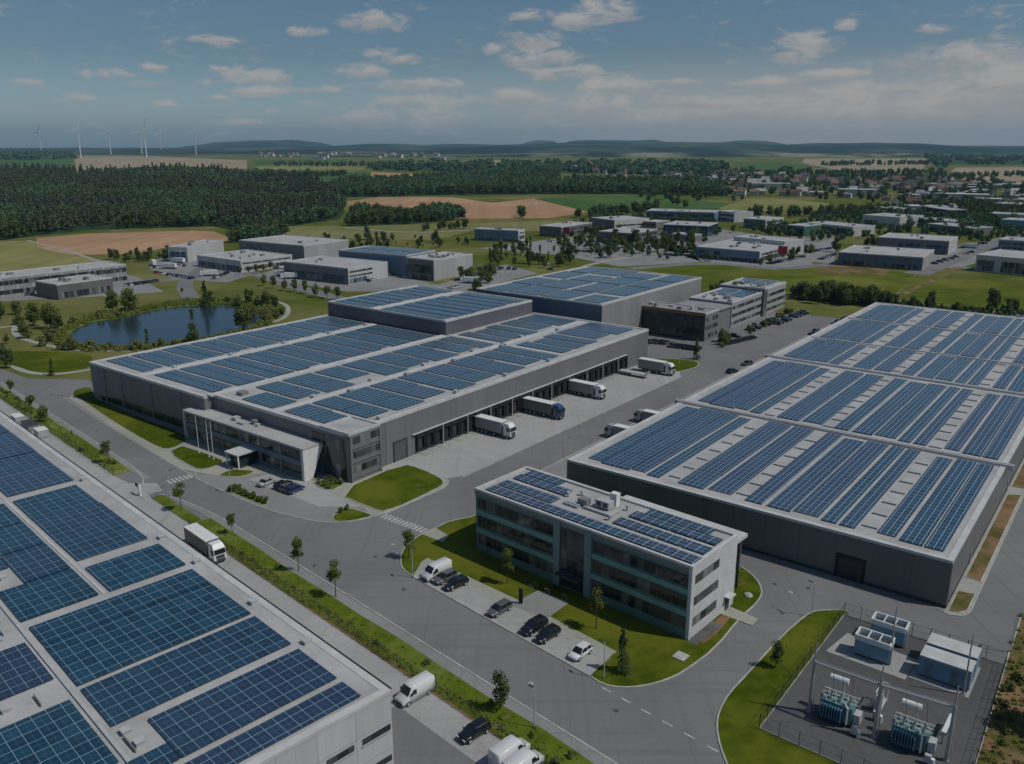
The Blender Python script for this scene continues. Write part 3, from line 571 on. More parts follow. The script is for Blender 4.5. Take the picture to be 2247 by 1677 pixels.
ent=empty('entrance_porch',(CF.x,CF.y),CF.rot,label='small glass entrance porch with flat white roof before the office wing',cat='porch')
m=MB(); m.box(-30.1,-25.2,-10.6,-5.3,3.3,3.6); m.build('roof',TRIM,ent)
for x in (-29.9,-25.6): m=MB(); m.box(x,x+.25,-10.4,-10.1,.04,3.3); m.build('column',white,ent)
m=MB(); m.box(-29.2,-26.1,-9.6,-5.4,.04,3.28); m.build('glazing',GLG,ent)
for u,v,n in ((437,994,'left'),(459,1003,'middle'),(469,1008,'right')):
    x,y=G(u,v); f=empty('flagpole',(x,y),0,label='slim white flagpole before the office wing, %s of three'%('leftmost' if n=='left' else 'middle' if n=='middle' else 'rightmost'),cat='flagpole',group='flagpoles at the office wing')
    m=MB(); m.cyl((0,0,0),(0,0,9),.09,.05,8); m.build('mast',white,f); m=MB(); m.cyl((0,0,0),(0,0,.25),.3,.25,8); m.build('base',conc,f); m=MB(); m.sphere((0,0,9.05),.1,8); m.build('finial',lightgrey,f)
# ---------------------------------------------------------------- rear hall
rear=empty('rear_warehouse',(CF.x,CF.y),CF.rot,label='tall blue-grey hall behind the dock hall, its roof a dense grid of solar panels',cat='warehouse',group='large flat-roofed halls with solar roofs')
walls(rear,-83.4,-25,141.5,222.4,15,clad('steel_blue_cladding',(.12,.17,.23),6.,0,.1,.75,.5)); roofp(rear,-83.4,-25,141.5,222.4,15); parapet(rear,-83.4,-25,141.5,222.4,15,.5,.3)
hx=0
m=MB(); m.box(-25.,-24.86,141.6,222.3,.5,14.8); m.build('side_cladding',clad('pale_side_cladding',(.27,.27,.27),6,0,.08,.8,.4),rear)
for i,(a,b) in enumerate(((-81.6,-70),(-69,-54.8),(-53.6,-41.2),(-40,-27.4))):
    for j,(c,d) in enumerate(((143.4,161),(162.4,182.4),(184,202),(203.4,220.6))):
        arr(rear,a+(1.6 if (i+j)%3==0 else 0),b,c,d-(3 if (i*3+j)%4==1 else 0),15,PVC)
# ---------------------------------------------------------------- wide hall on the right
big=empty('wide_warehouse',(DF.x,DF.y),DF.rot,label='very long dark hall on the right with striped solar roof and two roof joints',cat='warehouse',group='large flat-roofed halls with solar roofs')
Z=8.
walls(big,0,71.6,0,225,Z,CLADD); roofp(big,0,71.6,0,225,Z); parapet(big,0,71.6,0,225,Z,.9,.18)
XS=[(3,6.3),(6.5,9.6),(9.8,13.),(13.2,16.2),(16.9,19.6),(23.6,28.8),(29.4,34),(36.9,40.1),(40.9,45.25),(45.5,49.9),(50.6,53.1),(53.6,56.2),(59.6,62.5),(63.2,66.7),(67.,69.8)]
for j,(a,b) in enumerate(((2.6,48.8),(53.4,106.4),(112.2,143.6),(145.8,183.4),(186.4,221.4))):
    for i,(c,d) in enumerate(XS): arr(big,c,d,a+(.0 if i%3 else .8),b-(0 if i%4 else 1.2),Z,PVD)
for y in (50.4,109.6):
    m=MB(); m.box(-1.2,73,y-.55,y-.15,Z-.4,Z+.62); m.box(-1.2,73,y+.25,y+.65,Z-.4,Z+.62); m.build('roof_joint',TRIM,big)
    m=MB(); m.box(-1.1,72.9,y-.15,y+.25,Z-.3,Z+.25); m.build('joint_gutter',darkgrey,big)
for y in (144.6,184.9): board(big,1,70.6,y-.3,y+.3,Z+.05,.35)
vents=[(21.6,0),(35.4,1),(57.8,2)]
for x,k in vents:
    y=5.
    while y<221:
        if abs(y-50.4)>3 and abs(y-109.6)>3: vent(big,x+((int(y)%3)-1)*.25,y,Z+.05,2.3,.45,.22,M('smoke_vent_dome',(.42,.42,.43),.35,var=.05),'smoke_vent')
        y+=6.1 if y<115 else 10.4
g=MB(); g.box(54.9,58.7,-.12,.02,.1,3.9); g.build('gate',clad('slatted_gate',(.03,.035,.045),50,.55,.08,2.2,.4),big)
g=MB(); g.box(54.4,54.9,-.2,.02,.1,4.3); g.box(58.7,59.2,-.2,.02,.1,4.3); g.box(54.9,58.7,-.2,.02,3.9,4.3); g.build('gate_frame',black,big)
m=MB(); m.box(-.08,71.7,-.08,0,.05,.55); m.box(71.6,71.7,0,225,.05,.55); m.build('plinth',M('dark_plinth',(.05,.055,.06),.8),big)
m=MB(); m.box(71.6,71.68,.3,224,1.,7.6); m.build('side_cladding',clad('side_grey_cladding',(.16,.16,.165),6,0,.12,.7,.5),big)
for y in (18,58,98): m=MB(); m.box(71.66,71.8,y,y+1.2,.1,2.4); m.build('door',midgrey,big)
GLO=glass('office_ribbon_glass',(.012,.015,.018),1.25,(.06,.06,.055),.09,.07,.22)
# ---------------------------------------------------------------- three-storey office
off=empty('office_block',(FF.x,FF.y),FF.rot,label='three-storey office block with white end wall, ribbon windows and solar roof',cat='office')
W_,D_,Z=43.15,13.5,11.7
walls(off,0,W_-.5,.02,D_,Z-.3,GREENP,.12)
m=MB(); m.box(-.06,W_-.5,-.12,D_,Z-.9,Z-.05); m.build('cornice',clad('dark_fascia',(.2,.21,.21),2.4,0,.04,.7,.5),off)
m=MB(); m.box(W_-.5,W_+.05,-.15,D_+.1,.12,Z+.35); m.build('end_wall',M('white_render',(.56,.56,.56),.7,var=.06,scale=.5),off)
roofp(off,0,W_-.5,0,D_,Z); m=MB(); m.box(-.1,W_-.5,-.16,.34,Z-.05,Z+.35); m.box(-.1,W_-.5,D_-.35,D_+.1,Z-.05,Z+.4); m.box(-.1,.4,.34,D_-.35,Z-.05,Z+.35); m.build('parapet',TRIM,off)
m=MB(); m.box(0,W_-.5,D_+.35,D_+.6,Z-.2,Z+.25); m.build('rear_fascia',TRIM,off)
for (x0,x1) in ((.5,17.7),(25.6,42.5)):
    n=4; s_=(x1-x0)/n
    for z0,z1 in ((1.6,3.5),(5.0,6.95),(8.5,10.3)):
        for i in range(n): win(off,'f',x0+i*s_+.06,x0+(i+1)*s_-.06,z0,z1,0,GLO)
    for z0 in (3.75,7.3): m=MB(); m.box(x0-.3,x1+.2,-.16,.01,z0,z0+.9); m.build('spandrel',clad('green_spandrel',(.17,.34,.29),2.4,0,.05,.7,.4),off)
for a,b in ((17.8,19.1),(24.1,25.4)): m=MB(); m.box(a,b,-.3,.01,.12,Z-.1); m.build('pier',clad('pier_cladding',(.17,.26,.25),9.,0,.02,.9,.5),off)
win(off,'f',19.2,24.,.4,10.8,0,glass('stair_glass',(.02,.024,.03),1.2,(.05,.055,.06),.1,.08,.2),'stair_glazing',.1)
m=MB(); m.box(19.3,23.9,-1.8,-.12,2.9,3.1); m.build('entrance_canopy',darkgrey,off)
for z0 in (2.0,5.4,8.9): win(off,'r',.8,7.9,z0,z0+1.35,W_+.05,GL)
m=MB(); m.box(W_+.05,W_+.15,10.8,12.,.12,2.5); m.build('door',darkgrey,off)
m=MB(); m.box(W_+.05,W_+1.1,10.4,12.4,2.6,2.75); m.build('door_canopy',TRIM,off)
k=0
for (x0,y0,n,w_) in ((1.6,.8,10,4.),(1.6,4.0,3,4.),(1.8,7.9,3,3.8),(2.2,10.6,2,3.8),(26.0,4.5,4,4.),(26.6,8.2,4,3.8),(28,10.9,3,3.8),(13.8,4.3,0,4)):
    for i in range(n): arr(off,x0+i*(w_+.14),x0+i*(w_+.14)+w_,y0,y0+2.45,Z+.06,PVF)
hv=MB(); hv.box(20.2,22.9,7.8,9.4,Z+.3,Z+1.5); hv.mat(1); hv.box(20.5,21.3,7.75,7.8,Z+.5,Z+1.3); hv.box(21.8,22.6,7.75,7.8,Z+.5,Z+1.3); hv.build('air_handler',[lightgrey,darkgrey],off)
hv=MB(); hv.box(17.4,19.2,6.6,8.,Z+.3,Z+1.3); hv.build('air_handler',midgrey,off)
hv=MB(); hv.box(21.4,22.7,10.3,11.4,Z+.06,Z+2.2); hv.build('stair_head',white,off)
for a,b,c,d in ((15.4,5.2,18.4,5.5),(15.4,5.8,18.4,6.1),(19.,6.,24.8,6.3),(24.2,6.2,24.5,9.2),(18.6,10.,21.,10.2)): m=MB(); m.box(a,c,b,d,Z+.2,Z+.5); m.build('duct',lightgrey,off)
for x,y in ((14.2,8.2),(15.6,10.2),(25,10.2),(16.8,9.1),(24.9,5.2)): m=MB(); m.cyl((x,y,Z),(x,y,Z+.9),.22,.22,8); m.cyl((x,y,Z+.9),(x,y,Z+1.05),.36,.3,8); m.build('roof_cowl',lightgrey,off)
m=MB(); m.cyl((23.8,9.9,Z),(23.8,9.9,Z+3.2),.05,.04,6); m.build('mast',lightgrey,off)
cano=empty('rear_canopy',(FF.x,FF.y),FF.rot,label='long flat white canopy between the office block and the wide hall',cat='canopy')
m=MB(); m.box(18.6,42.,15.2,19.6,9.1,9.7); m.build('roof',TRIM,cano)
for x in (19.5,27,34.5,41): m=MB(); m.box(x,x+.35,18.6,18.95,.12,9.1); m.build('column',darkgrey,cano); 
m=MB(); m.box(19,41.6,18.2,18.5,3.5,9.08); m.build('screen_wall',CLADD,cano)
# ---------------------------------------------------------------- near hall, bottom left
near=empty('near_warehouse',(EF.x,EF.y),EF.rot,label='pale hall at the bottom left, its roof covered with large solar fields',cat='warehouse',group='large flat-roofed halls with solar roofs')
Z=11.; K=59/62.
walls(near,-158,0,-75,0,Z,PREC); roofp(near,-158,0,-75,0,Z); parapet(near,-158,0,-75,0,Z,.9,.12,TRIM)
m=MB(); m.box(-158,-.5,.06,.5,Z-.75,Z-.1); m.build('dark_edge_strip',black,near)  # black strip just outside the road-side roof edge
EA=[(-44.7,-38.95,-25.7,-3.2),(-38.75,-26.9,-25.7,-3.2),(-25.9,-16.6,-25.7,-3.2),(-14.9,-6.3,-22.4,-3.2),(-9.6,-6.3,-34,-22.6),(-5.2,-1.4,-34,-3.2),(-56.6,-46.8,-14.4,-3.1),(-70.,-59.8,-14.4,-3.5),(-80,-70.2,-14.4,-3.5),(-91.8,-80.2,-14.4,-3.7),
    (-105.4,-94.8,-14.4,-3.),(-116.6,-105.8,-14.4,-3.),(-134.4,-117.2,-14.4,-2.9),(-150,-135,-14.4,-2.9),(-57.8,-47,-26,-15.9),(-69.8,-58.2,-22.3,-15.9),(-69.8,-65,-26,-22.5),(-81,-70.2,-26,-15.9),(-92,-81.4,-26,-15.9),(-106,-95,-26,-15.9),(-120,-107,-26,-15.9),
    (-41.2,-30.4,-45,-27.2),(-52,-45,-45,-28.6),(-24.8,-10.4,-45,-27.3),(-64,-54,-45,-28),(-80,-66,-45,-28)]
for a,b,c,d in EA: arr(near,a*K,b*K,c*K,d*K,Z,PVE)
board(near,-150,-1.5,-26.75*K,-26.35*K,Z+.06,.22,lightgrey,'cable_tray')
board(near,-150,-47*K,-15.35*K,-14.95*K,Z+.06,.1,TRIM)
for x,y in ((-28,-33),(-11.8,-24.6),(-62,-24),(-44,-29.5),(-14.6,-24.9),(-46.5,-1.6),(-29.4,-1.5),(-58.6,-1.8),(-15.6,-1.6),(-93.6,-1.6)): vent(near,x*K,y*K,Z+.06,.9,.9,.45)
for x,y,l in ((-28.5,-30,2.4),(-13.8,-25.5,3.)): m=MB(); m.box(x*K,x*K+l,y*K,y*K+.12,Z+.06,Z+.5); m.build('guard_rail',midgrey,near)
for i,(a,b) in enumerate(((-4.1,-.25),(-8.7,-5.2),(-14.3,-9.9),(-19.4,-15))):
    for z0 in (6.1,2.0): win(near,'r',a,b,z0,z0+.75,0,GL)
    m=MB(); m.box(.0,.12,a-.1,b+.1,5.9,6.05); m.build('window_sill',lightgrey,near)
m=MB(); m.cyl((.05,-1.8,1.8),(1.2,-1.8,2.2),.05,.05,6); m.sphere((1.25,-1.8,2.1),.16,8); m.build('wall_lamp',white,near)
# ---------------------------------------------------------------- buildings of the business park
def bldg(name,label,nearp,left,right,z,wall,roofmat=None,cat='building',group=None,fb=(),rb=(),glassm=None,par=.35,extra=None,units=0,z0=0,rwall=None,ang=None):
    n=G(*nearp,z)
    lw=left if isinstance(left,(int,float)) else None; rd=right if isinstance(right,(int,float)) else None
    L=None if lw else G(*left,z); Rr=None if rd else G(*right,z)
    if ang is None:
        if L: dx,dy=n[0]-L[0],n[1]-L[1]; ang=math.degrees(math.atan2(-dy,dx))
        else: dx,dy=Rr[0]-n[0],Rr[1]-n[1]; ang=math.degrees(math.atan2(dx,dy))
    a=R_(ang); c,s=math.cos(a),math.sin(a)
    if lw is None: lw=math.hypot(n[0]-L[0],n[1]-L[1])
    if rd is None: rd=max(8,abs((Rr[0]-n[0])*s+(Rr[1]-n[1])*c))
    ox,oy=n[0]-lw*c,n[1]+lw*s
    o=empty(name,(ox,oy),-a,label=label,cat=cat,group=group)
    walls(o,0,lw,0,rd,z,wall,z0)
    if rwall: m=MB(); m.box(lw,lw+.1,.05,rd-.05,.1,z-.3); m.build('side_cladding',rwall,o)
    roofp(o,0,lw,0,rd,z,roofmat or ROOF); parapet(o,0,lw,0,rd,z,.5,par)
    for f,bands in (('f',fb),('r',rb)):
        ln=lw if f=='f' else rd; at=0 if f=='f' else lw+(.1 if rwall else 0)
        for b in bands:
            za,zb,u0,u1,nn=b[:5]; st=(u1-u0)*ln/nn
            for i in range(nn): win(o,f,u0*ln+i*st+.12,u0*ln+(i+1)*st-.12,za,zb,at,b[5] if len(b)>5 else glassm or GL)
    rng=random.Random(label)
    for i in range(units): vent(o,rng.uniform(.15,.85)*lw,rng.uniform(.2,.8)*rd,z+.06,rng.uniform(1.2,3),rng.uniform(1.2,3),rng.uniform(.6,1.4),lightgrey if i%2 else midgrey,'roof_unit')
    return o,lw,rd
BG='buildings of the business park'
W3=[(1.2,2.8,.03,.97,5),(4.7,6.3,.03,.97,5),(8.2,9.8,.03,.97,5)]
def cfb(name,label,x0,x1,y0,y1,z,wall,**k):
    o=empty(name,CF.w(x0,y0),CF.rot,label=label,cat='office',group=BG); walls(o,0,x1-x0,0,y1-y0,z,wall); roofp(o,0,x1-x0,0,y1-y0,z,k.get('rm')); parapet(o,0,x1-x0,0,y1-y0,z,.5,.35); return o,x1-x0,y1-y0
SW=clad('striped_wall',(.36,.36,.36),50,0,.05,.9,.6)
for lab,y0,y1,z,x0 in (('near part of the white office with dark window stripes',199,230,10.2,-19),('far part of the striped white office beyond its stair tower',233,257.5,11.0,-21)):
    o,lw,rd=cfb('striped_office',lab,x0,-.5,y0,y1,z,SW)
    for z0 in (1.2,4.3,7.4):
        for i in range(4): win(o,'r',rd*(.02+.245*i)+.1,rd*(.02+.245*(i+1))-.1,z0,z0+1.3,lw)
    m=MB(); m.box(-.05,lw-.4,-.12,0,.1,z-.3); m.build('end_cladding',CLADB,o)
    for z0 in (1.,4.4,7.6):
        for i in range(3): win(o,'f',1+i*5.6,6+i*5.6,z0,z0+1.6,-.12,GLB)
    for i in range(2): arr(o,2+i*8,9+i*8,rd*.45,rd-2,z,PVC)
    rng=random.Random(lab)
    for i in range(9): vent(o,rng.uniform(2,lw-2),rng.uniform(2,rd*.42),z+.06,rng.uniform(.8,2.4),rng.uniform(.8,2),rng.uniform(.5,1.3),lightgrey if i%2 else midgrey,'roof_unit')
o,lw,rd=cfb('stair_tower','grey stair tower joining the two parts of the striped office',-8,.6,229.8,233.2,11.8,CLADM); win(o,'r',1.,2.4,1,10.5,lw)
o,lw,rd=cfb('dark_glass_office','dark glazed office with brown roof edge standing before the striped office',-33,1.2,171,183,10.2,M('black_glass_wall',(.012,.05,.06),.12,.7,var=.1,scale=.2),rm=ROOFD)
for i in range(8): win(o,'f',.5+i*4.15,.5+i*4.15+4.,1.2,8.8,0,GLG)
for z0 in (1.,4.2,7.2):
    for i in range(2): win(o,'r',.8+i*5.5,5.6+i*5.5,z0,z0+1.5,lw+.12)
m=MB(); m.box(-.3,lw+.3,-.35,-.06,9.6,10.7); m.build('roof_edge',M('rust_brown_fascia',(.25,.14,.075),.7),o)
m=MB(); m.box(lw,lw+.12,.1,rd-.1,.1,9.8); m.build('side_cladding',CLADM,o)
m=MB(); m.box(14,33,rd+.4,rd+15,9.,9.6); m.build('rear_roof',ROOFD,o); m=MB(); m.box(14.5,32.5,rd+.1,rd+14.8,.05,8.98); m.build('rear_wing',CLADM,o)
for i,(x,y) in enumerate(((6,4),(9,6),(12,3.5),(17,7),(22,4),(26,6),(29,8))): vent(o,x,y,10.2,2.2-(i%3)*.6,1.6,.6+.3*(i%3),lightgrey if i%2 else midgrey,'roof_unit')
o,_,_2=bldg('link_block','low dark link block between rear hall and dark glazed office',(1380,679),(1356,677),(1400,672),8,CLADD,ROOFD,cat='building',group=BG)
PB=BG
bldg('long_factory','long low factory with pale piers at the left edge beyond the pond',(-150,627),20.,(276,581),9,clad('pale_pier_wall',(.3,.3,.3),7,0,.9,1.5,.6),cat='factory',group=PB,rb=[(1,3,.0,1,14),(5.4,7.6,0,1,14)],units=5)
bldg('canteen_building','small dark flat building with white columns behind the pond',(124,626),(77,618),(254,611),7,CLADD,cat='building',group=PB,rb=[(.6,3.4,.05,.95,7)],units=6)
bldg('white_hall','white hall with blue-grey front beside the container yard on the left',(410,544),(368,543),(524,528),9,CLADW,cat='warehouse',group=PB,fb=[(2.6,6.4,.08,.92,3,GLB)],units=5)
bldg('workshop_hall','wide white workshop hall with ribbon windows and small trees along its side',(528,574),(432,561),(648,561),6.4,CLADW,cat='workshop',group=PB,fb=[(.6,3.6,.02,.98,6,GLB)],rb=[(4.6,5.4,.03,.97,5),(1,3,.05,.95,8)],units=7)
bldg('tall_grey_hall','tall hall with pale roof and dark front behind the white workshop',(666,540),(524,528),(767,527),10.5,CLADM,cat='warehouse',group=PB,fb=[(5,8.5,.05,.35,3,GLB)],rwall=clad('pale_hall_side',(.36,.36,.36),6,0,.06,.85,.5),units=2)
bldg('blue_glass_hall','hall with blue glass ground floor and ribbon windows on its white side',(763,590),(622,575),(857,576),8.4,CLAD,cat='building',group=PB,fb=[(1,4.6,.02,.96,11,GLB)],rb=[(6.,6.9,.03,.6,2),(3.8,4.6,.03,.6,2),(.5,3,.03,.45,2,GLB)],rwall=CLADW,units=2)
o,lw,rd=bldg('solar_roof_hall','tall blue-grey hall with solar panels on its roof beside the glass showroom',(891.5,562),(743,550),(960,551),11.5,CLADB,cat='warehouse',group=PB,rwall=CLADM)
for i in range(3):
    for j in range(2): arr(o,lw*(.05+.32*i),lw*(.34+.32*i),rd*(.06+.47*j),rd*(.48+.47*j),11.5,PVC)
bldg('glass_showroom','showroom with green glass front and large blank white side wall',(951,572),(893,566),(1056,560),11,M('showroom_wall',(.13,.14,.135),.6),cat='showroom',group=PB,fb=[(3.6,8,.03,.9,4,GLG),(.3,2.6,.05,.9,4)],rwall=clad('blank_white_wall',(.42,.42,.42),9,0,.04,.9,.6),units=9)
bldg('pale_blue_hall','pale blue hall with white gable windows alone in the meadow',(1137,507),(1041,503),(1188,505),8.5,CLADB,cat='warehouse',group=PB,fb=[(1,1.9,.02,.98,9)],rb=[(6,7,.2,.9,3),(2,4.5,.1,.9,6)],rwall=CLADW,units=2)
bldg('red_sign_store','grey store with a square red sign on its corner',(1231,499),(1184,496),(1298,489),8,CLADD,cat='store',group=PB,rb=[(1.5,3,.2,.98,5),(5,6,.2,.98,5)],units=3)
bldg('grey_office_hall','grey office hall with white-framed long windows north of the dark hall',(1348,484),(1297,478),(1410,478),10,CLAD,cat='office',group=PB,rb=[(2,3.2,.03,.97,5),(5,6.2,.03,.97,5)],rwall=CLADW,units=4)
bldg('dark_hall','long dark hall with a white base line behind the parking lot trees',(1387,513),(1314,508),(1452,504),8,CLADD,cat='warehouse',group=PB,fb=[(1,2,.03,.97,5)],rb=[(2,3.5,.03,.97,4),(5,6.5,.03,.97,4)],units=3)
bldg('blue_office_row','long blue-glazed office row with a white core at the field edge',(1568,467),(1418,463),(1590,462),10,CLADB,cat='office',group=PB,fb=[(1.5,3.5,.02,.98,10,GLB),(5.5,8,.02,.98,10,GLB)],units=5)
bldg('navy_showroom','navy-dark glass showroom with thin white roof among trees',(1552,497),(1456,493),(1580,489),8.5,M('navy_wall',(.02,.035,.06),.2,.6),cat='showroom',group=PB,fb=[(1,7,.02,.98,8,GLB)],units=3)
bldg('small_blue_office','small office with blue front behind tree row',(1680,483),(1632,480),(1712,477),8,CLADB,cat='office',group=PB,fb=[(1,3,.05,.95,5),(4.6,6.5,.05,.95,5)],rb=[(1,3,.05,.95,4),(4.6,6.5,.05,.95,4)],rwall=CLADW,units=3)
bldg('retail_complex','wide pale retail complex with stepped roofs and a red corner sign',(1667,553),(1527,542),(1738,531),7,CLADB,cat='store',group=PB,fb=[(3.2,5.2,.05,.22,1,GLG),(3.2,5.2,.3,.4,1,GLG),(.5,2.4,.03,.97,9)],rb=[(.6,3.5,.05,.95,6),(4.4,5.6,.05,.95,6)],rwall=CLADW,units=10)
bldg('retail_complex','raised rear part of the pale retail complex under its own flat roof',(1722,531),(1610,520),(1735,523),9.5,CLADW,cat='store',group=PB,units=3)
bldg('blue_window_store','low building with bright blue window front in the right middle distance',(1872,499),(1768,489),(1938,497),7,CLADW,cat='store',group=PB,fb=[(1,5.4,.3,.97,6,GLB)],units=3)
bldg('green_glass_store','green-tinted store just left of the blue window front',(1765,497),(1728,494),(1790,492),8,M('green_wall',(.05,.13,.1),.4),cat='store',group=PB,fb=[(1,6,.05,.95,4,GLG)],units=1)
bldg('arched_hall','white gabled hall among trees on the right',(1975,478),(1893,472),(1990,471),9,CLADW,cat='hall',group=PB,fb=[(1,5,.05,.4,3,GLB)])
bldg('long_shed','long narrow shed with pale roof among trees on the right',(2130,501),(2035,491),(2152,496),6,CLAD,cat='shed',group=PB,fb=[(1,3,.03,.97,8)],units=1)
bldg('grey_depot','grey depot with pale roof directly behind the big white depot',(2083,530),(1927,521),(2110,520),9,CLADD,cat='depot',group=PB,fb=[(1,6,.3,.97,6,GLB)],rwall=CLADW,units=3)
bldg('white_depot','large white-roofed depot with blue-grey front at the edge of the meadow',(2026,566),(1840,554),(2065,549.5),7.6,clad('depot_front',(.1,.15,.19),5,0,.1,.7,.5),cat='depot',group=PB,fb=[(.6,3.,.05,.45,5),(.6,3.4,.55,.6,1,darkgrey),(.6,3,.65,.95,3)],rwall=clad('pale_depot_side',(.35,.35,.35),6,0,.06,.85,.5),units=4)
bldg('white_roof_hall','white-roofed hall with blue bay doors at the right edge',(2340,577),(2143,560),(2420,566),9,CLADW,cat='depot',group=PB,fb=[(.6,6.5,.02,.22,2,GLB),(.6,6.5,.3,.95,8)],units=5)
bldg('flat_blue_hall','flat hall with blue band windows at the right edge behind the white-roofed hall',(2320,534),(2192,526),(2370,529),7.5,CLADB,cat='depot',group=PB,fb=[(1,3,.03,.97,9),(4.4,6,.03,.97,9,GLB)],units=2)
bldg('bright_blue_hall','bright blue fronted hall deep among trees at the right edge',(2320,489),(2196,482),(2350,485),8,M('bright_blue_wall',(.12,.3,.42),.5),cat='hall',group=PB,fb=[(1,3,.05,.95,7)])
bldg('white_tower_block','slim white high-rise with balconies on the far right skyline of the town',(2218,417),(2208,416.6),(2222,416.5),17,CLADW,cat='tower block',fb=[(3+i*3.2,4.6+i*3.2,.1,.9,3) for i in range(4)])
bldg('white_silo_tower','stubby white tower above the trees left of the high-rise',(2094,449),(2083,448.6),(2098,448),12.5,CLADW,cat='tower',fb=[(3+i*3.2,4.6+i*3.2,.2,.8,2) for i in range(3)])
bldg('low_pale_building','low pale-roofed building tucked between parking lot trees and navy showroom',(1520,517),(1474,513),(1536,514),5,CLADM,cat='building',group=PB,fb=[(1,3,.05,.95,5)])
bldg('pale_hall','pale hall touching the right end of the long blue office row',(1612,467),(1573,463),(1632,463),9,CLADW,cat='hall',group=PB,fb=[(1,3,.05,.95,4),(5,7,.05,.95,4)],units=2)
bldg('long_white_hall','long white-roofed hall cut by the right picture edge above the bright blue one',(2290,474),(2172,469),(2320,471),8,CLADW,cat='hall',group=PB,fb=[(1,3,.05,.95,7)])
bldg('long_white_hall','white-roofed hall just below the white high-rise',(2290,452),(2178,446),(2320,449),8,CLADW,cat='hall',group=PB,fb=[(1,3,.05,.95,7)])
bldg('slate_block','dark blue-grey block left of the stubby white tower',(2079,461),(2034,455),(2092,457),10,M('navy_wall',(.02,.035,.06)),cat='building',group=PB,fb=[(1,3,.05,.95,5),(5,7,.05,.95,5)])
bldg('grey_roofed_halls','grey-roofed low halls behind the gabled hall',(1961,459),(1915,454),(1978,455),7,CLAD,cat='hall',group=PB,fb=[(1,3,.05,.95,5)])
bldg('long_flat_hall','long flat hall between the gabled hall and the long narrow shed',(2097,488),(2003,479),(2120,484),6.5,CLADM,cat='hall',group=PB,fb=[(1,3,.05,.95,7)])
bldg('brown_block','brown-grey office block right of the parking lot trees',(1440,488),(1412,486),(1462,484),8,M('brown_grey_wall',(.2,.18,.16)),cat='office',group=PB,fb=[(1,3,.05,.95,4),(4.6,6.4,.05,.95,4)],rb=[(1,3,.05,.95,3)])
# red signs
for (u,v,zz,lab) in ((1243,503,7,'red square shop sign by the grey store'),(1716,548,6,'red shop sign on pale retail complex')):
    x,y=G(u,v,zz); s_=empty('shop_sign',(x,y-1.5),R_(-40),label=lab,cat='sign'); m=MB(); m.box(-3,3,-.25,.25,3.4,8.4); m.build('panel',M('red_sign_paint',(.4,.02,.04),.5,var=.05),s_); m=MB(); m.box(-.2,.2,-.15,.15,0,3.4); m.build('post',midgrey,s_)
# ---------------------------------------------------------------- substation
swd=SF.w
def sthing(name,x,y,rz=0,**k): p=swd(x,y); return empty(name,(p[0],p[1],.125),SF.rot+rz,**k)
STEEL=M('galvanised_steel',(.38,.39,.39),.45,.5,.3,var=.1,scale=2.)
g=sthing('gantry',0,0,label='steel portal gantry of three posts and two beams over the transformers',cat='gantry')
for x,y in ((3.8,6.9),(11.7,7.1),(19.6,8.)):
    m=MB(); m.cyl((x,y,0),(x,y,7.6),.26,.2,8); m.cyl((x,y,7.6),(x,y,10.2),.12,.07,8); m.box(x-.3,x+.3,y-.3,y+.3,0,.15); m.build('post',STEEL,g)
    m=MB(); m.cyl((x+.35,y+.5,0),(x+.1,y+.1,7.2),.07,.06,6); m.build('brace',STEEL,g)
for a,b in (((3.8,6.9),(11.7,7.1)),((11.7,7.1),(19.6,8.))):
    m=MB(); m.cyl((a[0],a[1],7.35),(b[0],b[1],7.35),.15,.15,8); m.cyl((a[0],a[1]+.25,7.5),(b[0],b[1]+.25,7.5),.05,.05,6)
    for i in range(14):
        t=i/14; x=a[0]+(b[0]-a[0])*t; y=a[1]+(b[1]-a[1])*t; m.cyl((x,y,7.35),(x+(b[0]-a[0])/28,y+.25,7.5),.025,.025,4)
    m.build('beam',STEEL,g)
g2=sthing('mast_pair',0,0,label='two tall slim steel masts beside the pale control cabins',cat='mast')
for x,y in ((9.0,24.2),(18.6,23.)): m=MB(); m.cyl((x,y,0),(x,y,9.),.14,.07,8); m.box(x-.25,x+.25,y-.25,y+.25,0,.2); m.build('post',STEEL,g2)
TRG=M('transformer_grey_green',(.11,.22,.22),.5,var=.12,scale=1.5); TRB=M('radiator_blue_grey',(.08,.19,.28),.45,var=.12,scale=1.5); PORC=M('pale_porcelain',(.42,.41,.4),.3,var=.1,scale=3.)
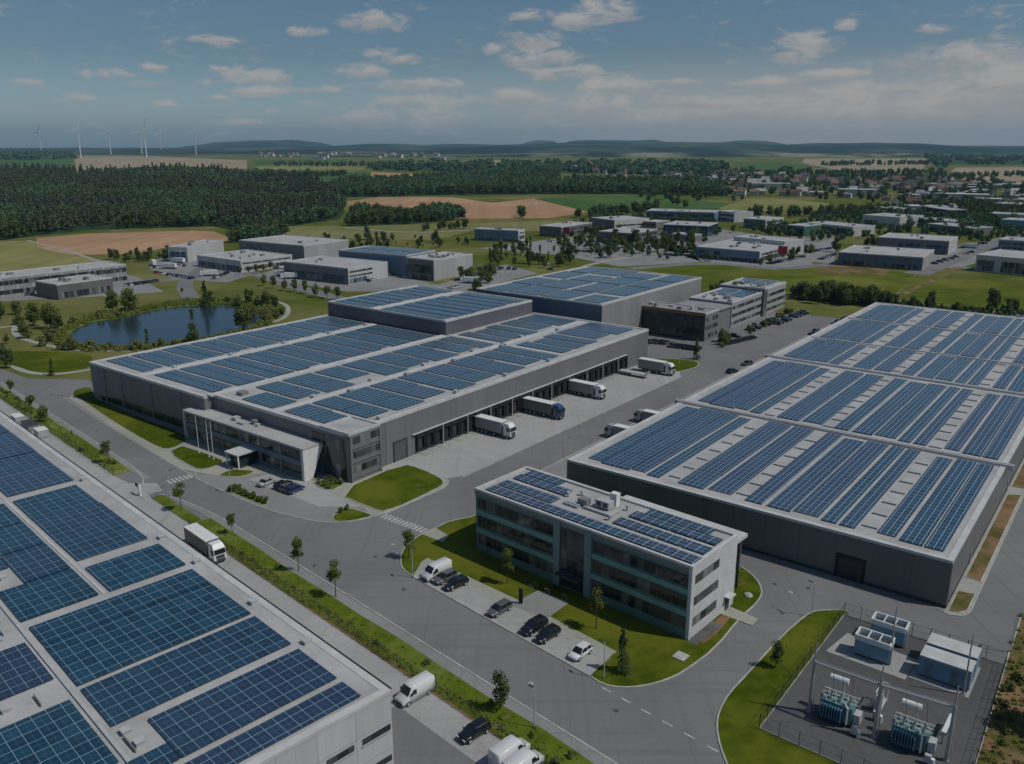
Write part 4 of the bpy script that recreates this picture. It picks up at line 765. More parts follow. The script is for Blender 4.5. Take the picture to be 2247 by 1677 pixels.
def transformer():
    r=empty('transformer',(0,0,0)); m=MB(); m.box(0,3.7,0,1.9,.5,2.6); m.box(-.1,3.8,-.1,2.,2.6,2.72); m.build('tank',TRG,r)
    m=MB(); [m.box(.1+i*.34,.22+i*.34,-.85,-.1,.7,2.45) for i in range(8)]; m.box(.05,2.7,-.55,-.45,.7,.85); m.box(.05,2.7,-.55,-.45,2.3,2.45); m.build('radiator',TRB,r)
    m=MB(); [m.box(.3+i*.34,.42+i*.34,2.0,2.7,.7,2.45) for i in range(9)]; m.box(.25,3.2,2.3,2.4,2.3,2.45); m.build('radiator',TRB,r)
    m=MB(); m.box(3.8,4.6,.3,1.7,.6,1.9); m.build('control_cabinet',lightgrey,r)
    m=MB(); m.cyl((.1,2.5,4.6),(2.3,2.6,4.6),.38,.38,12); m.cyl((.5,2.5,2.7),(.5,2.5,4.3),.07,.07,6); m.cyl((1.9,2.5,2.7),(1.9,2.5,4.3),.07,.07,6); m.build('conservator',white,r)
    for i in range(3):
        b=MB(); x=.8+i*1.15
        for k in range(7): b.cyl((x+.04*k,.6-.02*k,2.72+k*.2),(x+.04*(k+1),.6-.02*(k+1),2.9+k*.2),.2-.012*k,.1,8)
        b.cyl((x+.28,.45,4.1),(x+.34,.4,4.6),.04,.03,5); b.build('bushing',PORC,r)
    for i in range(4):
        b=MB(); x=.4+i*.75
        for k in range(3): b.cyl((x,1.45,2.72+k*.2),(x,1.45,2.88+k*.2),.15,.08,7)
        b.build('bushing',PORC,r)
    m=MB(); m.box(-.3,4.1,.2,.5,0,.5); m.box(-.3,4.1,1.4,1.7,0,.5); m.build('skid',darkgrey,r)
    for i in range(3): m=MB(); m.cyl((.4+i*1.2,-.1,2.8),(.9+i*1.2,1.9,3.0),.06,.06,6); m.build('pipe',lightgrey,r)
    for i in range(3): m=MB(); m.cyl((-.3,.5+i*.6,3.0+.15*i),(4.1,.5+i*.6,3.1+.15*i),.05,.05,6); m.build('busbar',white,r)
    for i in range(5): m=MB(); m.cyl((.25+i*.8,1.75,2.72),(.25+i*.8,1.75,3.35),.09,.07,7); m.build('bushing',white,r)
    m=MB(); m.cyl((3.2,-.3,.5),(3.2,-.3,2.9),.12,.12,8); m.cyl((3.2,-.3,2.9),(2.6,.3,3.2),.07,.07,6); m.build('oil_pipe',white,r)
    m=MB(); m.box(-.25,0,.2,.5,.7,3.4); m.cyl((3.9,1.9,.5),(3.9,1.9,3.1),.08,.08,6); m.build('cable_riser',midgrey,r)
    return r
t1=transformer(); p=swd(5.2,6.9); place(t1,(p[0],p[1],.125),SF.rot,label='power transformer left in the substation, beneath the first gantry beam',cat='transformer',group='power transformers')
t2=dup(t1); p=swd(13.7,7.2); place(t2,(p[0],p[1],.125),SF.rot,label='power transformer right in the substation, beneath the second gantry beam',cat='transformer',group='power transformers')
def cooler():
    r=empty('cooler_bank',(0,0,0)); m=MB(); m.box(0,4.6,0,2.3,.35,2.5); m.build('housing',M('cooler_blue',(.17,.3,.4),.5,var=.08),r)
    m=MB(); m.box(-.1,4.7,-.1,.1,2.5,3.3); m.box(-.1,4.7,2.2,2.4,2.5,3.3); m.box(-.1,.1,.1,2.2,2.5,3.3); m.box(4.5,4.7,.1,2.2,2.5,3.3); m.box(1.5,1.62,.1,2.2,3.1,3.3); m.box(3,3.12,.1,2.2,3.1,3.3); m.build('top_frame',white,r)
    for i in range(3): m=MB(); m.cyl((.8+i*1.5,1.15,2.6),(.8+i*1.5,1.15,2.9),.62,.62,14); m.build('fan',darkgrey,r)
    for x in (.1,4.3): m=MB(); m.box(x,x+.2,.1,2.2,0,.35); m.build('foot',darkgrey,r)
    m=MB(); m.box(4.7,4.95,.3,.6,.3,3.0); m.build('pipe',lightgrey,r)
    return r
c1=cooler(); p=swd(4.35,23.4); place(c1,(p[0],p[1],.16),SF.rot,label='front cooler bank with white frame and open fans on concrete pad',cat='cooler',group='cooler banks')
c2=dup(c1); p=swd(4.95,29.1); place(c2,(p[0],p[1],.125),SF.rot,label='rear cooler bank with white frame next to the substation fence',cat='cooler',group='cooler banks')
def cabin():
    r=empty('control_cabin',(0,0,0)); m=MB(); m.box(0,6.2,0,2.9,.25,3.); m.build('body',M('cabin_blue_grey',(.15,.27,.37),.55,var=.06),r)
    m=MB(); m.box(-.08,6.28,-.08,2.98,3.,3.2); m.build('roof',TRIM,r)
    for x in (.7,3.9): m=MB(); m.box(x,x+1.,-.04,0,.3,2.4); m.build('door',M('cabin_door',(.14,.19,.23),.5),r)
    m=MB(); m.box(.1,6.1,.2,2.7,0,.25); m.build('plinth',darkgrey,r)
    m=MB(); m.box(6.2,6.32,.0,.15,.3,3.1); m.box(6.2,6.32,2.75,2.9,.3,3.1); m.build('corner_trim',white,r)
    return r
c1=cabin(); p=swd(12.8,23.8); place(c1,(p[0],p[1],.155),SF.rot,label='front pale-roofed control cabin in the substation',cat='cabin',group='control cabins')
c2=dup(c1); p=swd(12.8,27.6); place(c2,(p[0],p[1],.155),SF.rot,label='rear pale-roofed control cabin next to the back fence of the substation',cat='cabin',group='control cabins')
f=sthing('earthing_resistor',10.2,12.,label='pale boxed resistor frame between the two transformers',cat='resistor')
m=MB(); m.box(0,.9,0,3.2,.4,.6); m.box(.1,.8,.2,1.1,.6,2.3); m.build('cabinet',lightgrey,f); m=MB(); m.box(.0,.12,0,.12,0,2.8);m.box(.8,.92,0,.12,0,2.8);m.box(.0,.12,3,3.12,0,2.8);m.box(.8,.92,3,3.12,0,2.8);m.box(0,.92,0,.1,2.7,2.8);m.box(0,.92,3.02,3.12,2.7,2.8);m.box(0,.1,.1,3.02,2.7,2.8); m.build('frame',white,f)
m=MB(); [m.cyl((.45,1.5+i*.5,.6),(.45,1.5+i*.5,1.9),.14,.1,8) for i in range(3)]; m.build('coil',PORC,f)
f=sthing('cable_rack',18.3,10.8,-.02,label='inclined white cable rack right of the second transformer',cat='rack')
m=MB(); m.box(0,.5,0,4.3,1.6,1.75); m.build('tray',white,f)
for y in (.1,2.,4.): m=MB(); m.box(.15,.35,y,y+.15,0,1.6); m.build('leg',lightgrey,f)
for i,(x,y,l) in enumerate(((9.3,5.6,'valve stand with pale drum near the first gantry post'),(17.6,5.8,'valve stand with pale drum by the second transformer'),(10.6,10.2,'small control pillar behind the middle gantry post'))):
    f=sthing('switch_cubicle',x,y,label=l,cat='cubicle'); m=MB(); m.box(0,.7,0,.5,.3,1.3); m.build('box',lightgrey,f); m=MB(); m.cyl((.9,.2,0),(.9,.2,1.),.25,.25,10); m.build('drum',white,f); m=MB(); m.box(.1,.2,.1,.4,0,.3); m.box(.5,.6,.1,.4,0,.3); m.build('leg',darkgrey,f)
# wires between gantry and bushings: belong to the gantry
m=MB()
for tx in (6.,13.7+.8):
    for i in range(3): a=(tx+i*1.15+.3,7.3,4.6); m.cyl((a[0]-.2,7.15,7.3),a,.03,.03,4)
m.build('dropper_wire',darkgrey,g)
# fences
def fence(name,pts,h,label,step=2.5,mesh_step=.25,z=.1,mat=None,group=None):
    r=empty(name,(pts[0][0],pts[0][1],z),0,label=label,cat='fence',group=group); ox,oy=pts[0]; rails=MB(); n=0
    for i in range(len(pts)-1):
        a=Vector(pts[i]);b=Vector(pts[i+1]); L=(b-a).length; k=max(1,round(L/step))
        for j in range(k+(1 if i==len(pts)-2 else 0)):
            p=a+(b-a)*(j/k); 
            if n<100: m=MB(); m.box(p.x-ox-.035,p.x-ox+.035,p.y-oy-.035,p.y-oy+.035,0,h+.1); m.build('post',mat or darkgrey,r); n+=1
            else: rails.box(p.x-ox-.035,p.x-ox+.035,p.y-oy-.035,p.y-oy+.035,0,h+.1)
        for zz in (.08,h*.5,h): rails.cyl((a.x-ox,a.y-oy,zz),(b.x-ox,b.y-oy,zz),.018,.018,4)
        q=int(L/mesh_step)
        for j in range(q):
            p=a+(b-a)*(j/q); rails.cyl((p.x-ox,p.y-oy,.08),(p.x-ox,p.y-oy,h),.009,.009,3,False)
    rails.build('wire_panel',mat or darkgrey,r); return r
fence('mesh_fence',[swd(0,-.05),swd(-.05,33.45),swd(21.85,33.95),swd(22.4,9.6),swd(22.45,-.45),swd(0,-.05)],2.,'dark wire mesh fence round the substation yard',2.5,.3,.12)
fence('mesh_fence',[RF.w(-77,10.55),RF.w(58,10.55)],1.8,'dark wire mesh fence between lower truck lane and grass verge',2.5,.35,.05)
fence('mesh_fence',[RF.w(-210,10.3),RF.w(-113,10.3)],1.8,'dark wire mesh fence along the verge beyond the driveway',2.5,.6,.05)
# street lamps
def lamp():
    r=empty('street_lamp',(0,0,0)); m=MB(); m.cyl((0,0,0),(0,0,5.6),.08,.05,8); m.build('pole',lightgrey,r)
    m=MB(); m.cyl((0,0,0),(0,0,.35),.14,.12,8); m.build('base',midgrey,r); m=MB(); m.cyl((0,0,5.55),(.35,0,5.68),.035,.03,6); m.build('arm',lightgrey,r)
    m=MB(); m.box(.25,1.05,-.14,.14,5.64,5.74); m.build('lamp_head',darkgrey,r); return r
LP=[((1172,1598),'street lamp on the verge close to the white vans'),((1780,1353),'street lamp at the tip of the substation lawn'),((2217,1432),'street lamp on the dry verge right of the substation'),((906,1268),'street lamp at the near end of office parking bays'),((139,870),'street lamp at the road beside the hall corner'),((373,1090),'street lamp beside the gate driveway'),((508,1082),'street lamp beside the hedge bed'),((1325,1490),'street lamp at the far end of office bays'),((1490,800),'street lamp on the small lawn at the yard end'),((2118,1190),'street lamp beside the right wall of wide hall')]
L0=None
for p,l in LP:
    o=lamp() if L0 is None else dup(L0); L0=L0 or o; x,y=G(*p); place(o,(x,y,.05),R_(random.choice((130,40,-50))),label=l,cat='street lamp',group='street lamps')
# gate barrier, bollards, ground objects
x,y=G(308,1088); f=empty('gate_post',(x,y,.03),RF.rot,label='white and black barrier post with sign board at the driveway',cat='barrier'); m=MB(); m.box(-.3,.3,-.2,.2,0,2.3); m.build('pillar',white,f); m=MB(); m.box(-1.9,-.3,-.12,.12,1.7,2.3); m.build('sign_board',black,f); m=MB(); m.cyl((.2,0,1.),(3.6,0,1.1),.05,.04,6); m.build('boom',white,f)
x,y=G(1494,1442); m=MB(); m.box(-.9,.9,-.9,.9,0,.12); m.box(-.5,.5,-.5,.5,.12,.2); o=m.build('shaft_cover',conc); place(o,(x,y,.1),FF.rot,label='square concrete shaft cover on the office lawn',cat='manhole cover')
x,y=G(1642,1308); m=MB(); m.cyl((0,0,0),(0,0,.25),.7,.6,14); m.cyl((0,0,.25),(0,0,.4),.3,.25,10); o=m.build('shaft_cover',conc); place(o,(x,y,.1),0,label='round concrete shaft cover right of the office block',cat='manhole cover')
x,y=G(1143,1326); f=empty('sign_pillar',(x,y,.12),FF.rot,label='dark slim sign pillar at the office entrance path',cat='sign'); m=MB(); m.box(-.35,.35,-.1,.1,0,2.6); m.build('panel',black,f); m=MB(); m.box(-.5,.5,-.2,.2,0,.12); m.build('foot',conc,f)
x,y=G(857,1013); f=empty('gate_pillar',(x,y,.04),CF.rot,label='slim dark pillar beside the dock hall gate',cat='pillar'); m=MB(); m.box(-.12,.12,-.12,.12,0,2.4); m.build('post',darkgrey,f); m=MB(); m.box(-.2,.2,-.2,.2,2.1,2.5); m.build('cap',lightgrey,f)
for i,(u,v) in enumerate(((1200,1305),(1165,1298),(1238,1318),(1175,1292))):
    x,y=G(u,v); f=empty('bicycle_stand',(x,y,.14),FF.rot,label='low metal bicycle stand near the office entrance',cat='stand',group='bicycle stands at office entrance'); m=MB(); m.cyl((-.4,0,0),(-.4,0,.9),.03,.03,5); m.cyl((.4,0,0),(.4,0,.9),.03,.03,5); m.cyl((-.4,0,.9),(.4,0,.9),.03,.03,5); m.build('hoop',STEEL,f)
# ---------------------------------------------------------------- vehicles (front towards local +y, origin on the ground in the middle)
def paint(name,c): return M(name,c,.25,.5,var=.03,coat=.6)
PW=paint('white_car_paint',(.68,.68,.68)); PK=paint('black_car_paint',(.012,.012,.015)); PG=paint('grey_car_paint',(.1,.105,.11)); PS=paint('silver_car_paint',(.4,.41,.42)); PB_=paint('blue_car_paint',(.02,.045,.13)); PR=paint('red_car_paint',(.25,.02,.02))
LAMPW=M('headlight_lens',(.6,.62,.65),.1,.7); LAMPR=M('tail_light_lens',(.3,.01,.01),.2,.5)
def loft(mb,secs,cap=True):
    n=len(secs[0]); vs=[p for s_ in secs for p in s_]; fs=[]
    for j in range(len(secs)-1):
        for i in range(n): fs.append((j*n+i,j*n+(i+1)%n,(j+1)*n+(i+1)%n,(j+1)*n+i))
    if cap: fs+=[tuple(range(n))[::-1],tuple(range((len(secs)-1)*n,len(secs)*n))]
    mb.add(vs,fs)
def wheel(root,x,y,r,w=.22):
    m=MB(); m.cyl((x-w/2,y,r),(x+w/2,y,r),r,r,14); o=m.build('wheel',black,root)
    m=MB(); sx=x+(w/2+.01)*(1 if x>0 else -1); m.cyl((sx-.01,y,r),(sx+.01,y,r),r*.6,r*.6,10); m.build('rim',lightgrey,o)
def car(name,mat,L=4.5,W=1.82,Hh=1.47,kind='estate'):
    r=empty(name,(0,0,0)); h=L/2; w=W/2
    def sec(y,ww,zb,zt,ch=.1): return [(-ww+ch,y,zb),(ww-ch,y,zb),(ww,y,zb+.15),(ww,y,zt-ch),(ww-ch*1.3,y,zt),(-ww+ch*1.3,y,zt),(-ww,y,zt-ch),(-ww,y,zb+.15)]
    hood=.78 if kind!='suv' else .95; belt=.92 if kind!='suv' else 1.08
    m=MB(); loft(m,[sec(-h,w*.78,.38,.78),sec(-h+.12,w*.93,.25,belt-.02),sec(-h+.8,w,.2,belt),sec(0,w,.2,belt),sec(h*.42,w,.2,belt-.02),sec(h*.72,w*.98,.2,hood+.03),sec(h-.2,w*.9,.24,hood-.06),sec(h,w*.7,.35,.62)])
    b=m.build('body',mat,r,True)
    ys={'estate':(-h+.12,-h+.45,h*.12,h*.5),'suv':(-h+.1,-h+.4,h*.12,h*.48),'sedan':(-h+.75,-h+1.5,h*.1,h*.46),'hatch':(-h+.1,-h+.5,h*.1,h*.52)}[kind]
    m=MB(); a,b_,c,d=ys; m.hexa([(-w*.93,a,belt-.05),(w*.93,a,belt-.05),(w*.93,d,belt-.05),(-w*.93,d,belt-.05)],[(-w*.74,b_,Hh-.05),(w*.74,b_,Hh-.05),(w*.74,c,Hh-.05),(-w*.74,c,Hh-.05)]); m.build('windows',glassdk,r)
    m=MB(); m.hexa([(-w*.76,b_-.03,Hh-.06),(w*.76,b_-.03,Hh-.06),(w*.76,c+.04,Hh-.06),(-w*.76,c+.04,Hh-.06)],[(-w*.66,b_+.1,Hh),(w*.66,b_+.1,Hh),(w*.66,c-.1,Hh),(-w*.66,c-.1,Hh)])
    for sx in (-1,1):
        x=sx*w
        for yy in (b_*.98,(b_+c)/2,c): m.hexa([(x*.945-.03,yy+(.0 if yy<c-.1 else (d-c)*.98)-.04,belt-.06),(x*.945+.03,yy+(.0 if yy<c-.1 else (d-c)*.98)-.04,belt-.06),(x*.945+.03,yy+(.0 if yy<c-.1 else (d-c)*.98)+.04,belt-.06),(x*.945-.03,yy+(.0 if yy<c-.1 else (d-c)*.98)+.04,belt-.06)],[(x*.755-.03,yy-.04,Hh-.04),(x*.755+.03,yy-.04,Hh-.04),(x*.755+.03,yy+.04,Hh-.04),(x*.755-.03,yy+.04,Hh-.04)])
    m.build('roof_frame',mat,r)
    for x in (-w+.08,w-.08):
        for y in (-h*.6,h*.62): wheel(r,x,y,.33)
    for x in (-w*.62,w*.62): m=MB(); m.box(x-.19,x+.19,h-.2,h-.05,.58,.7); m.build('headlight',LAMPW,r)
    for x in (-w*.7,w*.7): m=MB(); m.box(x-.14,x+.14,-h+.02,-h+.14,.68,.86); m.build('tail_light',LAMPR,r)
    for x in (-w-.1,w+.1): m=MB(); m.box(x-.09,x+.09,h*.34,h*.34+.14,belt-.02,belt+.12); m.build('mirror',mat,r)
    return r
def van(name,mat,L=5.4,W=2.,Hh=2.4):
    r=empty(name,(0,0,0)); h=L/2;w=W/2
    def sec(y,ww,zb,zt,tw): return [(-ww,y,zb),(ww,y,zb),(ww,y,zt*.55),(tw,y,zt-.08),(tw-.1,y,zt),(-tw+.1,y,zt),(-tw,y,zt-.08),(-ww,y,zt*.55)]
    m=MB(); loft(m,[sec(-h,w*.96,.35,Hh-.08,w*.88),sec(-h+.1,w,.25,Hh,w*.9),sec(h*.25,w,.25,Hh,w*.9),sec(h*.4,w,.25,Hh-.06,w*.88),sec(h*.66,w*.98,.25,1.32,w*.9),sec(h-.1,w*.9,.3,1.08,w*.8),sec(h,w*.8,.35,.8,w*.7)]); m.build('body',mat,r,True)
    m=MB(); m.hexa([(-w*.86,h*.63,1.42),(w*.86,h*.63,1.42),(w*.86,h*.66,1.42),(-w*.86,h*.66,1.42)],[(-w*.78,h*.405,Hh-.16),(w*.78,h*.405,Hh-.16),(w*.78,h*.435,Hh-.16),(-w*.78,h*.435,Hh-.16)]); m.build('windscreen',glassdk,r)
    for sx in (-1,1): m=MB(); x=sx*(w-.0); m.hexa([(x-.03,h*.16,1.3),(x+.03,h*.16,1.3),(x+.03,h*.52,1.3),(x-.03,h*.52,1.3)],[(x*.93-.03,h*.16,1.95),(x*.93+.03,h*.16,1.95),(x*.93+.03,h*.36,1.95),(x*.93-.03,h*.36,1.95)]); m.build('side_window',glassdk,r)
    m=MB(); m.box(-w*.7,w*.7,h-.06,h+.03,.35,.62); m.build('bumper',black,r)
    for x in (-w+.1,w-.1):
        for y in (-h*.6,h*.66): wheel(r,x,y,.35)
    for x in (-w*.68,w*.68): m=MB(); m.box(x-.16,x+.16,h-.12,h-.0,.75,.92); m.build('headlight',LAMPW,r)
    for x in (-w-.12,w+.12): m=MB(); m.box(x-.1,x+.1,h*.48,h*.48+.12,1.35,1.7); m.build('mirror',black,r)
    return r
def truck(name,cabmat,boxmat,trailer=13.2,cab=True):
    r=empty(name,(0,0,0)); t0=-trailer/2-1.2; t1=t0+trailer; w=1.25
    m=MB(); m.box(-w,w,t0,t1,1.15,3.95); m.build('trailer_box',boxmat,r)
    m=MB(); m.box(-w-.02,w+.02,t0-.02,t1+.02,3.86,4.); m.build('trailer_roof',white,r)
    m=MB(); m.box(-w+.15,w-.15,t0,t1,.85,1.13); m.box(-w+.05,-w+.12,t0+4,t1-3.5,.45,1.0); m.box(w-.12,w-.05,t0+4,t1-3.5,.45,1.0); m.build('chassis',darkgrey,r)
    for y in (t0+1.6,t0+2.9,t0+4.2):
        for x in (-1.05,1.05): wheel(r,x,y,.5,.38)
    if cab:
        c0=t1+.55
        m=MB(); m.hexa([(-1.2,c0,.75),(1.2,c0,.75),(1.2,c0+2.25,.75),(-1.2,c0+2.25,.75)],[(-1.18,c0,3.),(1.18,c0,3.),(1.15,c0+2.05,3.),(-1.15,c0+2.05,3.)])
        m.hexa([(-1.18,c0,3.02),(1.18,c0,3.02),(1.14,c0+2.,3.02),(-1.14,c0+2.,3.02)],[(-1.1,c0,3.85),(1.1,c0,3.85),(.95,c0+1.3,3.8),(-.95,c0+1.3,3.8)]); m.build('cab',cabmat,r)
        m=MB(); m.hexa([(-1.08,c0+2.13,1.95),(1.08,c0+2.13,1.95),(1.08,c0+2.2,1.95),(-1.08,c0+2.2,1.95)],[(-1.04,c0+2.04,2.9),(1.04,c0+2.04,2.9),(1.04,c0+2.11,2.9),(-1.04,c0+2.11,2.9)]); m.build('windscreen',glassdk,r)
        for sx in (-1,1): m=MB(); m.box(sx*1.19-.03,sx*1.19+.03,c0+1.,c0+1.95,1.95,2.8); m.build('side_window',glassdk,r)
        m=MB(); m.box(-1.,1.,c0+2.2,c0+2.32,.5,1.); m.build('bumper',darkgrey,r)
        m=MB(); m.box(-.8,.8,c0+2.2,c0+2.27,1.1,1.75); m.build('grille',darkgrey,r)
        for x in (-.95,.95): m=MB(); m.box(x-.17,x+.17,c0+2.22,c0+2.35,.75,.95); m.build('headlight',LAMPW,r)
        m=MB(); m.box(-.55,.55,t1-3.2,c0+1.9,.6,.84); m.build('frame',darkgrey,r)
        for y in (c0+1.3,t1-2.4):
            for x in (-1.02,1.02): wheel(r,x,y,.5,.36)
        for x in (-1.38,1.38): m=MB(); m.box(x-.08,x+.08,c0+1.95,c0+2.1,2.,2.75); m.build('mirror',black,r)
    else:
        for x in (-.9,.9): m=MB(); m.box(x-.08,x+.08,t1-2.4,t1-2.2,.03,.95); m.build('support_leg',darkgrey,r)
    return r
TARP=clad('grey_trailer_tarp',(.14,.145,.15),1.2,0,.05,.8,.5); TARPW=clad('white_trailer_side',(.42,.42,.43),1.2,0,.05,.9,.5); TARPM=clad('pale_grey_trailer_side',(.28,.28,.29),1.2,0,.05,.85,.5)
cf=CF; TR='articulated trucks at the loading docks'
def put(o,fr,x,y,hd,z=.035,**k): p=fr.w(x,y); return place(o,(p[0],p[1],z),fr.rot+R_(hd),**k)
A=truck('articulated_truck',white,TARPM,9.2)
put(A,cf,4.3,43.6,-90,label='nearest white articulated truck backed against the docks',cat='truck',group=TR)
B=truck('articulated_truck',paint('blue_truck_paint',(.015,.07,.17)),TARP,9.8); put(B,cf,5.0,63.6,-90,label='articulated truck with blue cab and dark grey trailer at the docks',cat='truck',group=TR)
C3=dup(A); put(C3,cf,4.4,86.0,-90,label='white articulated truck at the docks just beyond the blue-cabbed one',cat='truck',group=TR)
D4=dup(A); put(D4,cf,8.2,121.2,-90,label='farthest white articulated truck by the small lawn at the yard end',cat='truck',group=TR)
x=empty('flatbed_trailer',(0,0,0)); m=MB(); m.box(-1.25,1.25,-5,5,1.0,1.25); m.build('bed',lightgrey,x)
for yy in (-4.2,-3.1,-2.):
    for xx in (-1.05,1.05): wheel(x,xx,yy,.48,.36)
for xx in (-.9,.9): m=MB(); m.box(xx-.08,xx+.08,3,3.2,.03,1.0); m.build('support_leg',darkgrey,x)
m=MB(); m.box(-1.25,1.25,4.9,5.,1.25,2.2); m.build('headboard',midgrey,x)
put(x,cf,4.6,113.6,-90,label='empty low flatbed trailer parked beside the farthest truck',cat='trailer')
E1=truck('articulated_truck',white,TARP,9.0); E2=dup(E1)
put(E1,RF,-64.2,7.7,90+0,label='white articulated truck driving down the lower truck lane',cat='truck'); E1.rotation_euler=(0,0,RF.rot-math.pi/2); E1.scale=(.95,.95,.9)
for o_ in [E2]+list(E2.children_recursive): bpy.data.objects.remove(o_)
T3=truck('articulated_truck',PS,TARPM,6.2); put(T3,DF,-9.2,37.5,180-8+8+ -90+90,label='pale truck parked along wide hall, nearer of two',cat='truck',group='trucks along the wide hall'); T3.rotation_euler=(0,0,DF.rot-math.pi/2-R_(180)); T3.scale=(.88,.88,.85)
T4=dup(T3); p=DF.w(-9.4,52.5); T4.location=(p[0],p[1],.035); tag(T4,label='pale truck parked along wide hall, farther of two')
# near vans
V1=van('delivery_van',PW); put(V1,RF,-5.7,8.0,180,label='white delivery van nose to building at the near hall corner',cat='van')
V2=dup(V1); put(V2,RF,11.3,8.6,0,label='white van at the bottom edge beside a black car',cat='van')
V5=dup(V1); put(V5,RF,13.9,8.2,0,label='white van at the bottom edge, cut off by the frame',cat='van')
V3=dup(V1); put(V3,RF,-28.2,30.9,180,z=.12,label='white van in the first office bay beside a grey estate car',cat='van')
CK={('K','estate'):car('parked_car',PK),('G','estate'):car('parked_car',PG),('K','suv'):car('parked_car',PK,4.7,1.9,1.7,'suv'),('W','hatch'):car('parked_car',PW,4.0,1.75,1.46,'hatch'),('S','sedan'):car('parked_car',PS,4.6,1.8,1.42,'sedan'),('B','estate'):car('parked_car',PB_)}
used=set()
def newcar(c,k):
    o=CK[(c,k)]
    if (c,k) in used: return dup(o)
    used.add((c,k)); return o
GC='cars parked at the office block'
for c,k,x,y,hd,lab in (('G','estate',-26.1,31.0,182,'grey estate car between a white van and a black car in the office bays'),('K','estate',-23.3,30.9,178,'black estate car directly beside the grey one in the office bays'),
    ('G','estate',-12.6,30.4,181,'lone grey estate car in the middle of the office bays'),('K','suv',-5.3,30.5,179,'black off-road car, left of the two side by side'),('K','estate',-2.5,30.4,181,'black estate car, right of two black cars side by side'),
    ('W','hatch',3.8,30.4,182,'small white hatchback near the conifer at the office bays')):
    put(newcar(c,k),RF,x,y,hd,z=.12,label=lab,cat='car',group=GC)
put(newcar('K','estate'),RF,5.3,8.4,178,label='black estate car in the lower lane between the white vans',cat='car')
for i,(u,v,c,k,lab) in enumerate(((586,1063,'S','sedan','silver saloon parked in front of the office wing'),(622,1069,'K','estate','black estate car, left of the dark group by the wing'),(634,1074,'G','estate','dark grey car in the middle of the group at the wing'),(648,1079,'B','estate','dark blue car on the right end of the group at the wing'))):
    x,y=G(u,v); place(newcar(c,k),(x,y,.06),CF.rot+R_(6),label=lab,cat='car',group='cars in front of the office wing')
# far cars: one small mesh each, several colours sharing mesh data
FC=[]
for i,p_ in enumerate((PW,PK,PG,PS,PB_,PK,PR,PG,PW)):
    m=MB(); m.mat(0); m.hexa([(-.9,-2.2,.25),(.9,-2.2,.25),(.9,2.2,.25),(-.9,2.2,.25)],[(-.88,-2.15,.9),(.88,-2.15,.9),(.85,2.05,.75),(-.85,2.05,.75)])
    m.mat(1); m.hexa([(-.82,-1.95,.88),(.82,-1.95,.88),(.82,1.,.8),(-.82,1.,.8)],[(-.66,-1.5,1.42),(.66,-1.5,1.42),(.66,.2,1.42),(-.66,.2,1.42)])
    m.mat(0); m.box(-.64,.64,-1.45,.15,1.42,1.47); m.mat(2)
    for xx in (-.82,.82):
        for yy in (-1.35,1.4): m.cyl((xx-.1,yy,.32),(xx+.1,yy,.32),.32,.32,8)
    FC.append(m.mesh('far_car',[p_,glassdk,black]))
rc=random.Random(3)
def cars(pts,n,deg,grp,lab,z=.07,skip=.15,jit=.15,only=None):
    a=Vector(G(*pts[0]));b=Vector(G(*pts[1]))
    for i in range(n):
        if rc.random()<skip: continue
        p=a+(b-a)*(i/max(1,n-1)); o=bpy.data.objects.new('parked_car',rc.choice(only or FC)); COL.objects.link(o)
        place(o,(p.x+rc.uniform(-jit,jit),p.y+rc.uniform(-jit,jit),z),R_(deg+rc.uniform(-3,3)+(180 if rc.random()<.4 else 0)),label=lab,cat='car',group=grp)
dk=[FC[1],FC[2],FC[5],FC[7],FC[1]]
cars([(1419,752),(1462,755)],6,-40,'cars before the dark glass office','small parked car in front row before the dark glazed office',only=dk); cars([(1474,761),(1530,768)],8,-40,'cars before the dark glass office','small parked car in front row before the dark glazed office',only=dk)
cars([(1605,755),(1650,744)],7,-52,'cars by the round bushes','small parked car by the round bushes right of the dark office',only=dk); cars([(1612,740),(1700,705)],9,-120,'cars along the striped office','small parked car along the bed of the striped office',only=dk)
cars([(1702,712),(1765,688)],9,-120,'cars along the striped office','small parked car along the bed of the striped office',only=dk,skip=.05)
cars([(1836,712),(1882,694)],8,-120,'cars near the back corner of the wide hall','small parked car near the far left corner of wide hall',only=dk,skip=0)
cars([(1786,736),(1795,730)],3,-130,'cars near the back corner of the wide hall','small parked car near the far left corner of wide hall',only=dk,skip=0)
cars([(1606,818),(1608,816)],1,-52,'dark cars along the left wall of the wide hall','small dark car at wide hall wall beside the yard road',only=dk,skip=0); cars([(1638,801),(1640,800)],1,-52,'dark cars along the left wall of the wide hall','small dark car farther along the wide hall wall',only=dk,skip=0)
